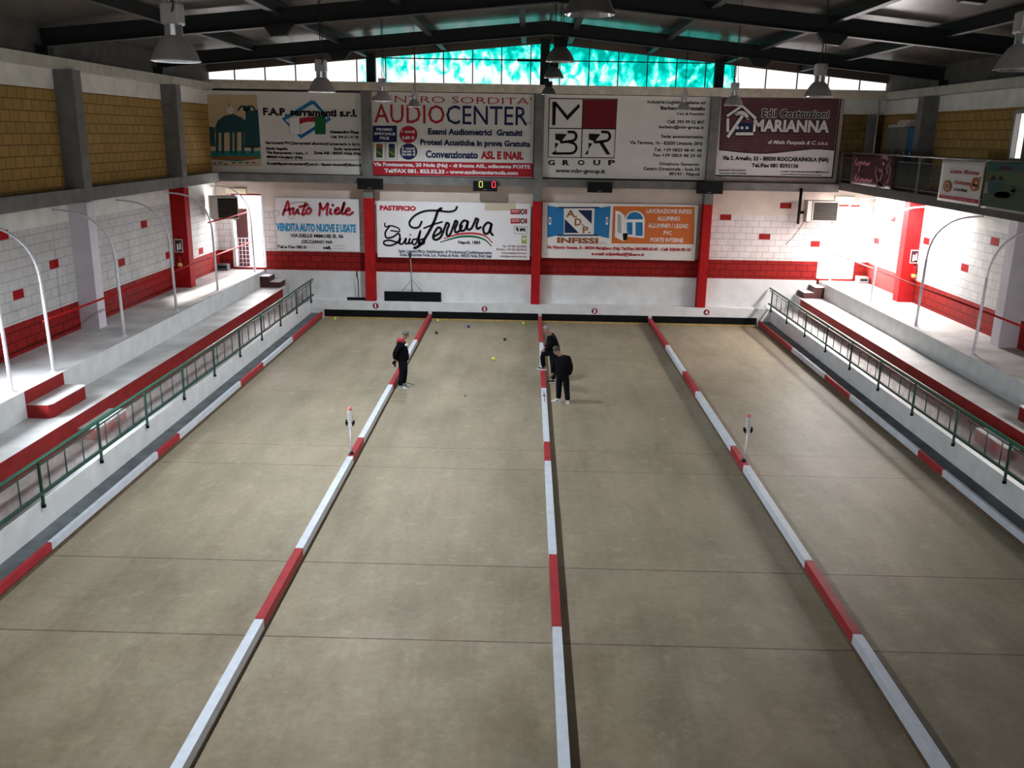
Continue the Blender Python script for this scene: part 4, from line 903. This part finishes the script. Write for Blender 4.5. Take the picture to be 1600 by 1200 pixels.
for p in ([(345, 240), (330, 300), (350, 330), (375, 300)], [(360, 330), (395, 300), (380, 390), (372, 430)], [(400, 320), (420, 300), (440, 320), (460, 300), (480, 330), (530, 315)], [(310, 530), (345, 470), (330, 540), (360, 540), (380, 490)], [(385, 555), (420, 535), (450, 560), (480, 540), (510, 560), (560, 550)]): s.stroke(p, 12, 'pink', 2)
for p in ([(625, 360), (612, 450), (640, 560), (700, 620)], [(690, 235), (740, 225), (785, 260)], [(820, 270), (800, 330), (815, 420), (790, 540), (740, 610)], [(650, 400), (720, 430), (770, 420), (780, 460)], [(800, 310), (720, 440), (640, 610)]): s.stroke(p, 14, 'mauve', 2, 'picture')
s.disc(718, 320, 14, 26, 'pink', 2, 'picture'); s.poly([(620, 590), (760, 590), (735, 650), (610, 640)], 'mauve', 2, 'picture'); s.build(t)
t = banner('cream pastry banner with red script and a red foot strip on the gallery railing', 25.85, 23.42, 5.42, 6.53, PAL['pale'], 1)
s = Sign('x', 10.905, 1440, 220, 10)
s.poly([(283, 838), (890, 925), (880, 985), (268, 888)], 'red', 2); s.text('Prod. Dolciaria Artigianale - Nola', 300, 850, 880, 925, 'pink', 0)
s.text('Luce Roma', 450, 905, 455, 520, 'red', 0, .35); s.text('Dolcialea', 510, 770, 630, 690, 'red', 0, .35); s.text('di Ciro Muzzi', 505, 715, 745, 790, 'black', .015)
s.disc(405, 708, 65, 92, 'brown', 2, 'picture'); 
for a in range(0, 360, 45): s.disc(405+34*math.cos(math.radians(a)), 708+50*math.sin(math.radians(a)), 14, 18, 'tan', 3, 'picture')
s.disc(850, 640, 60, 70, 'brown', 2, 'picture'); s.disc(830, 730, 68, 60, 'brown', 2, 'picture'); s.disc(860, 660, 25, 28, 'tan', 3, 'picture'); s.disc(815, 740, 26, 22, 'tan', 3, 'picture'); s.disc(925, 580, 12, 14, 'black', 3, 'picture'); s.build(t)
t = banner('dark green landscape banner with a house picture beside the gallery window', 23.32, 18.5, 5.40, 6.53, PAL['meadow'], 1)
s = Sign('x', 10.905, 1440, 220, 10)
s.poly([(1045, 340), (1620, 350), (1620, 470), (1020, 470)], 'teal', 1, 'picture'); s.poly([(1020, 480), (1620, 480), (1620, 720), (990, 640)], 'meadow', 2, 'picture'); s.rect(1210, 405, 1420, 455, 'maroon', 2, 'picture')
s.poly([(1040, 640), (1300, 640), (1290, 860), (1030, 800)], 'teal', 3, 'picture'); s.poly([(1060, 620), (1140, 520), (1180, 610)], 'black', 3, 'picture'); s.poly([(1200, 620), (1235, 540), (1310, 610)], 'black', 3, 'picture'); s.poly([(1180, 690), (1420, 700), (1480, 780), (1400, 900), (1150, 880)], 'darkgreen', 4, 'picture'); s.disc(1270, 850, 130, 60, 'black', 4, 'picture'); s.poly([(1400, 760), (1620, 770), (1620, 810), (1400, 800)], 'darkgreen', 4, 'picture'); s.poly([(980, 820), (1620, 900), (1620, 1120), (930, 1010)], 'darkgreen', 2, 'picture'); s.build(t)
# lockers
xf = 11.98; ya = atx(1380, 240, xf).y; yb = atx(1415, 240, xf).y; ztop = atx(1400, 199, xf).z
M_lk = mat('grey_locker_enamel', (.17, .165, .15), .5, var=.1); M_lkb = mat('blue_locker_enamel', (.012, .10, .22), .5, var=.1)
def locker(y0, y1, z1, m, lab, nd):
    t = thing('locker', lab, 'locker', (12.2, (y0+y1)/2, 5.5), 'lockers on the gallery')
    b = MB(); b.bbox(xf, 12.44, y1, y0, 5.5, z1, .012); obj('body', b, m, t)
    for i in range(nd):
        a = y0+(y1-y0)*i/nd; c = y0+(y1-y0)*(i+1)/nd
        b = MB(); b.bbox(xf-.02, xf, c+.02, a-.02, 5.58, z1-.04, .006); d = obj('door', b, m, t)
        b = MB(); b.box(xf-.03, xf-.02, c+.09, c+.14, 6.5, 6.66); obj('handle', b, M_lampin, d)
locker(min(ya, 34.3), yb+.01, ztop, M_lk, 'tall grey locker standing on the gallery behind the maroon banner', 2)
locker(yb-.01, 30.56, ztop-.02, M_lkb, 'tall blue locker squeezed between the grey locker and the gallery pillar', 1)
t = thing('cardboard_box', 'crumpled white box lying on top of the grey locker', 'box', (12.2, 32, ztop)); b = MB(); b.prism([(12.02, ztop), (12.4, ztop), (12.38, ztop+.12), (12.06, ztop+.09)], 'y', 31.5, 33.0); obj('lower_tray', b, PAL['pale'], t)
b = MB(); b.prism([(12.06, ztop+.10), (12.38, ztop+.125), (12.36, ztop+.26), (12.12, ztop+.24)], 'y', 31.35, 32.3); obj('upper_tray', b, PAL['sand'], t)
t = thing('upright_pipe', 'thin pale pipe standing at the end of the gallery by the grey locker', 'pipe', (12.0, 33.9, 5.5)); b = MB(); b.tube([(12.0, 34.0, 5.5), (12.0, 34.0, 8.4)], .03, 8); obj('tube', b, M_lampbody, t)
b = MB(); b.lathe([(.001, 0), (.07, 0), (.07, .01), (.001, .01)], 12.0, 34.0, 12); b.v = [(v[0], v[1], v[2]+5.5) for v in b.v]; obj('flange', b, M_lampbody, t)

# ------------------------------------------------------------------ people
def skin(pts, edges, root=0, sub=1):
    """pts: list of ((x,y,z), r or (rx, ry)); one continuous skinned surface"""
    me = bpy.data.meshes.new('s'); me.from_pydata([p for p, r in pts], edges, []); o = bpy.data.objects.new('s', me); COL.objects.link(o)
    md = o.modifiers.new('skin', 'SKIN'); md.use_smooth_shade = True
    for i, (p, r) in enumerate(pts):
        sv = me.skin_vertices[0].data[i]; sv.radius = r if isinstance(r, tuple) else (r, r); sv.use_root = (i == root)
    ss = o.modifiers.new('sub', 'SUBSURF'); ss.levels = sub; ss.render_levels = sub
    r = bpy.data.meshes.new_from_object(o.evaluated_get(bpy.context.evaluated_depsgraph_get()))
    bpy.data.objects.remove(o); bpy.data.meshes.remove(me); return r
M_skin = mat('skin', (.28, .15, .10), .5, var=.08, scale=8); M_cloth = mat('black_tracksuit', (.004, .004, .006), .9, var=.3, scale=20, spec=.1)
M_clothb = mat('dark_navy_trousers', (.004, .005, .009), .9, var=.3, scale=20, spec=.1); M_redcloth = mat('red_yoke_cloth', (.30, .012, .02), .8, var=.15, scale=20)
M_hairg = mat('grey_hair', (.11, .11, .105), .8, var=.5, scale=40); M_hairw = mat('silver_hair', (.24, .235, .23), .8, var=.3, scale=40); M_hairb = mat('brown_grey_hair', (.05, .035, .028), .8, var=.4, scale=40)
M_shoe = mat('white_trainer', (.72, .72, .74), .5); M_shoed = mat('black_shoe', (.012, .012, .014), .5); M_eye = mat('eye', (.03, .02, .02), .2)
def V(*a): return Vector(a)
def person(lab, J, look, hairm, shoe_mats, trous, hairlen=1.0, extra=None):
    """J: joints in metres; look: horizontal facing of the head with its downward tilt"""
    t = thing('person', lab, 'person', (J['pel'].x, J['pel'].y, 0), 'bocce players')
    f = look.normalized(); side = f.cross(V(0, 0, 1)).normalized(); up = side.cross(f).normalized(); hd = J['head']
    pel, ch, nk = J['pel'], J['chest'], J['neck']
    P = [(pel, (.085, .07)), (pel.lerp(ch, .5), (.09, .075)), (ch, (.10, .08)), (nk, .056), (hd-up*.07+f*.01, .062), (hd, (.073, .088)), (hd+up*.085-f*.01, .060)]
    E = [(0, 1), (1, 2), (2, 3), (3, 4), (4, 5), (5, 6)]
    fing = []
    for s_ in ('L', 'R'):
        k = len(P)
        P += [(J['sh'+s_], .055), (J['el'+s_], .042), (J['wr'+s_], .030), (J['ha'+s_], (.040, .020))]
        E += [(2, k), (k, k+1), (k+1, k+2), (k+2, k+3)]
        hdir = (J['ha'+s_]-J['wr'+s_]).normalized(); lat = hdir.cross(V(0, 0, 1)); lat = lat.normalized() if lat.length > .1 else V(0, 1, 0)
        cur = J.get('curl', V(0, 0, -.4))
        for q, ln in ((-1.5, .062), (-.5, .072), (.5, .068), (1.5, .052)):
            a = J['ha'+s_]+lat*.018*q+hdir*.015; fing.append([(a-hdir*.02, .010), (a+hdir*ln*.55, .0095), (a+hdir*ln*.85+cur*ln*.35, .0085), (a+hdir*ln+cur*ln*.75, .007)])
        a = J['wr'+s_].lerp(J['ha'+s_], .35)+lat*.03; fing.append([(a-lat*.015, .012), (a+lat*.022+hdir*.025, .011), (a+lat*.03+hdir*.06, .009)])
        k = len(P); P += [(J['hp'+s_], .06), (J['kn'+s_], .05), (J['an'+s_], .040)]; E += [(0, k), (k, k+1), (k+1, k+2)]
    me = skin(P, E); b = MB().mesh(me); bpy.data.meshes.remove(me)
    for fg in fing:
        m2 = skin(fg, [(i, i+1) for i in range(len(fg)-1)]); b.mesh(m2); bpy.data.meshes.remove(m2)
    R = Matrix((f, side, up)).transposed()
    b.ball(hd+f*.092-up*.012, .016, 0, 10, (1.0, .8, 1.5), R)                      # nose
    b.ball(hd+f*.07-up*.085, .026, 0, 10, (1, 1, .7), R)                           # chin
    for q in (-1, 1): b.ball(hd+side*.077*q-f*.005, .022, 0, 10, (.8, .4, 1.4), R)  # ears
    b.tube([hd+f*.084-up*.048-side*.022, hd+f*.092-up*.046, hd+f*.084-up*.048+side*.022], .006, 6)
    obj('body', b, M_skin, t)
    for q in (-1, 1): b = MB(); b.ball(hd+f*.079+side*.030*q+up*.012, .010, 0, 8); obj('eye', b, M_eye, t)
    # hair: a cap over crown and back
    b = MB(); hs = MB(); hs.ball((0, 0, 0), 1, 0, 20)
    vs = []; n0 = Vector((-.55, 0, .84))
    for v in hs.v:
        v = Vector(v); d = .104 if (v.z > .25 and v.x < .75) or (v.x < .15 and v.z > -.55) else .070
        d *= 1+.03*math.sin(v.x*23)*math.cos(v.y*19)
        vs.append(hd+up*.022+R @ Vector((v.x*d*.98, v.y*d*.86, v.z*d*1.02)))
    b.add(vs, hs.f, 0, True); obj('hair', b, hairm, t)
    # jacket
    P = [(pel-V(0, 0, .13), (.205, .175)), (pel+V(0, 0, .02), (.215, .185)), (ch, (.205, .17)), (ch.lerp(nk, .6), (.145, .115)), (nk-(nk-ch)*.12, .078), (pel.lerp(ch, .5), (.215, .185))]
    E = [(0, 1), (1, 5), (5, 2), (2, 3), (3, 4)]
    for s_ in ('L', 'R'):
        k = len(P); P += [(J['sh'+s_], .092), (J['sh'+s_].lerp(J['el'+s_], .5), .080), (J['el'+s_], .072), (J['el'+s_].lerp(J['wr'+s_], .5), .064), (J['wr'+s_].lerp(J['el'+s_], .05), .052)]
        E += [(2, k), (k, k+1), (k+1, k+2), (k+2, k+3), (k+3, k+4)]
    me = skin(P, E); b = MB().mesh(me); bpy.data.meshes.remove(me); obj('jacket', b, M_cloth, t)
    P = [(pel+V(0, 0, .08), (.175, .145)), (pel-V(0, 0, .06), (.18, .15))]; E = [(0, 1)]
    for s_ in ('L', 'R'):
        k = len(P); P += [(J['hp'+s_], .118), (J['hp'+s_].lerp(J['kn'+s_], .5), .106), (J['kn'+s_], .088), (J['kn'+s_].lerp(J['an'+s_], .55), .080), (J['an'+s_]+V(0, 0, .0), .074)]
        E += [(1, k), (k, k+1), (k+1, k+2), (k+2, k+3), (k+3, k+4)]
    me = skin(P, E); b = MB().mesh(me); bpy.data.meshes.remove(me); obj('trousers', b, trous, t)
    for s_, m in zip(('L', 'R'), shoe_mats):
        a = J['an'+s_]; d = J['ft'+s_].normalized(); z0 = a.z-.085
        me = skin([(a-d*.05+V(0, 0, -.035), .046), (a+d*.05+V(0, 0, -.045), .043), (a+d*.13+V(0, 0, -.058), (.043, .030)), (a+d*.19+V(0, 0, -.062), (.034, .022))], [(0, 1), (1, 2), (2, 3)])
        b = MB().mesh(me); bpy.data.meshes.remove(me); b.v = [(v[0], v[1], max(v[2], z0)) for v in b.v]; sh = obj('shoe', b, m, t)
        lat = d.cross(V(0, 0, 1)); c0 = a+d*.06; b = MB(); b.prism([tuple((c0+d*u+lat*w)[:2]) for u, w in ((-.15, -.03), (-.15, .03), (0, .047), (.09, .048), (.145, .025), (.145, -.025), (.09, -.048), (0, -.047))], 'z', z0, z0+.022); obj('sole', b, M_shoe, sh)
        if m is M_shoe: b = MB(); c1 = a+d*.035; b.prism([tuple((c1+d*u+lat*w)[:2]) for u, w in ((-.02, -.049), (.02, -.049), (.05, .049), (.01, .049))], 'z', z0+.03, z0+.062); obj('side_stripe', b, M_shoed, sh)
    return t
# man left of lane 2, hands behind his back
J = dict(pel=V(-3.99, 24.48, .87), chest=V(-4.03, 24.48, 1.20), neck=V(-4.00, 24.48, 1.41), head=V(-3.885, 24.46, 1.55), lean=V(0, 0, 0),
         shR=V(-4.03, 24.29, 1.31), elR=V(-4.17, 24.22, 1.05), wrR=V(-4.19, 24.38, .85), haR=V(-4.18, 24.44, .79), shL=V(-4.03, 24.67, 1.31), elL=V(-4.17, 24.72, 1.06), wrL=V(-4.20, 24.56, .87), haL=V(-4.20, 24.50, .80),
         hpR=V(-3.99, 24.39, .82), knR=V(-3.99, 24.38, .46), anR=V(-4.06, 24.37, .087), ftR=V(1, -.12, 0), hpL=V(-3.98, 24.58, .82), knL=V(-3.94, 24.60, .46), anL=V(-3.98, 24.63, .087), ftL=V(1, .1, 0))
t = person('man in black tracksuit with red shoulders standing by the left divider, hands behind his back', J, V(1, -.1, -.45), M_hairg, (M_shoe, M_shoe), M_clothb)
me = skin([(V(-4.035, 24.34, 1.335), (.10, .10)), (V(-4.01, 24.48, 1.36), (.135, .12)), (V(-4.035, 24.62, 1.335), (.10, .10))], [(0, 1), (1, 2)], 1); b = MB().mesh(me); obj('red_yoke', b, M_redcloth, t, 'red shoulder yoke')
me = skin([(V(-4.0, 24.48, 1.38), .085), (V(-3.985, 24.48, 1.45), .075)], [(0, 1)]); b = MB().mesh(me); obj('collar', b, M_redcloth, t, 'red collar')
me = skin([(V(-3.905, 24.33, 1.26), (.06, .035)), (V(-3.86, 24.46, 1.265), (.06, .03)), (V(-3.905, 24.60, 1.26), (.06, .035))], [(0, 1), (1, 2)], 1); b = MB().mesh(me); obj('chest_stripe', b, M_white, t, 'white chest stripe')
t = thing('cloth', 'crumpled black cloth held behind the back of the man with red shoulders', 'cloth', (-4.2, 24.46, .7)); me = skin([(V(-4.21, 24.45, .80), .035), (V(-4.235, 24.44, .74), (.05, .035)), (V(-4.20, 24.46, .67), (.045, .03)), (V(-4.19, 24.44, .60), (.025, .015)), (V(-4.28, 24.45, .71), (.03, .02))], [(0, 1), (1, 2), (2, 3), (1, 4)]); b = MB().mesh(me); obj('folds', b, M_cloth, t)
# man with one foot up on the middle divider
J = dict(pel=V(.30, 25.56, .90), chest=V(.22, 25.58, 1.22), neck=V(.16, 25.58, 1.41), head=V(.06, 25.57, 1.54), lean=V(0, 0, 0),
         shL=V(.20, 25.40, 1.33), elL=V(.16, 25.33, 1.08), wrL=V(.03, 25.48, .94), haL=V(-.03, 25.53, .90), shR=V(.24, 25.77, 1.33), elR=V(.16, 25.86, 1.08), wrR=V(.05, 25.75, .94), haR=V(-.01, 25.70, .89),
         hpL=V(.27, 25.45, .85), knL=V(.29, 25.40, .47), anL=V(.31, 25.38, .087), ftL=V(-1, -.05, 0), hpR=V(.25, 25.66, .86), knR=V(-.03, 25.72, .76), anR=V(.02, 25.88, .338), ftR=V(-.55, .25, 0))
person('silver-haired man in black resting one foot on the middle divider, partly hidden', J, V(-1, -.25, -.35), M_hairw, (M_shoed, M_shoed), M_clothb)
# man in front of him, seen from behind
J = dict(pel=V(.49, 23.40, .80), chest=V(.46, 23.44, 1.12), neck=V(.39, 23.48, 1.30), head=V(.30, 23.51, 1.41), lean=V(0, 0, 0),
         shL=V(.27, 23.52, 1.23), elL=V(.24, 23.50, .97), wrL=V(.22, 23.56, .76), haL=V(.20, 23.59, .69), shR=V(.63, 23.38, 1.23), elR=V(.71, 23.33, .97), wrR=V(.66, 23.36, .76), haR=V(.63, 23.38, .68),
         hpL=V(.41, 23.45, .76), knL=V(.40, 23.46, .43), anL=V(.40, 23.38, .087), ftL=V(-1, .15, 0), hpR=V(.57, 23.36, .76), knR=V(.60, 23.32, .43), anR=V(.64, 23.24, .087), ftR=V(-.1, 1, 0))
person('stooping man all in black with white trainers, in front of the silver-haired man', J, V(-.8, .45, -.5), M_hairb, (M_shoe, M_shoe), M_clothb)
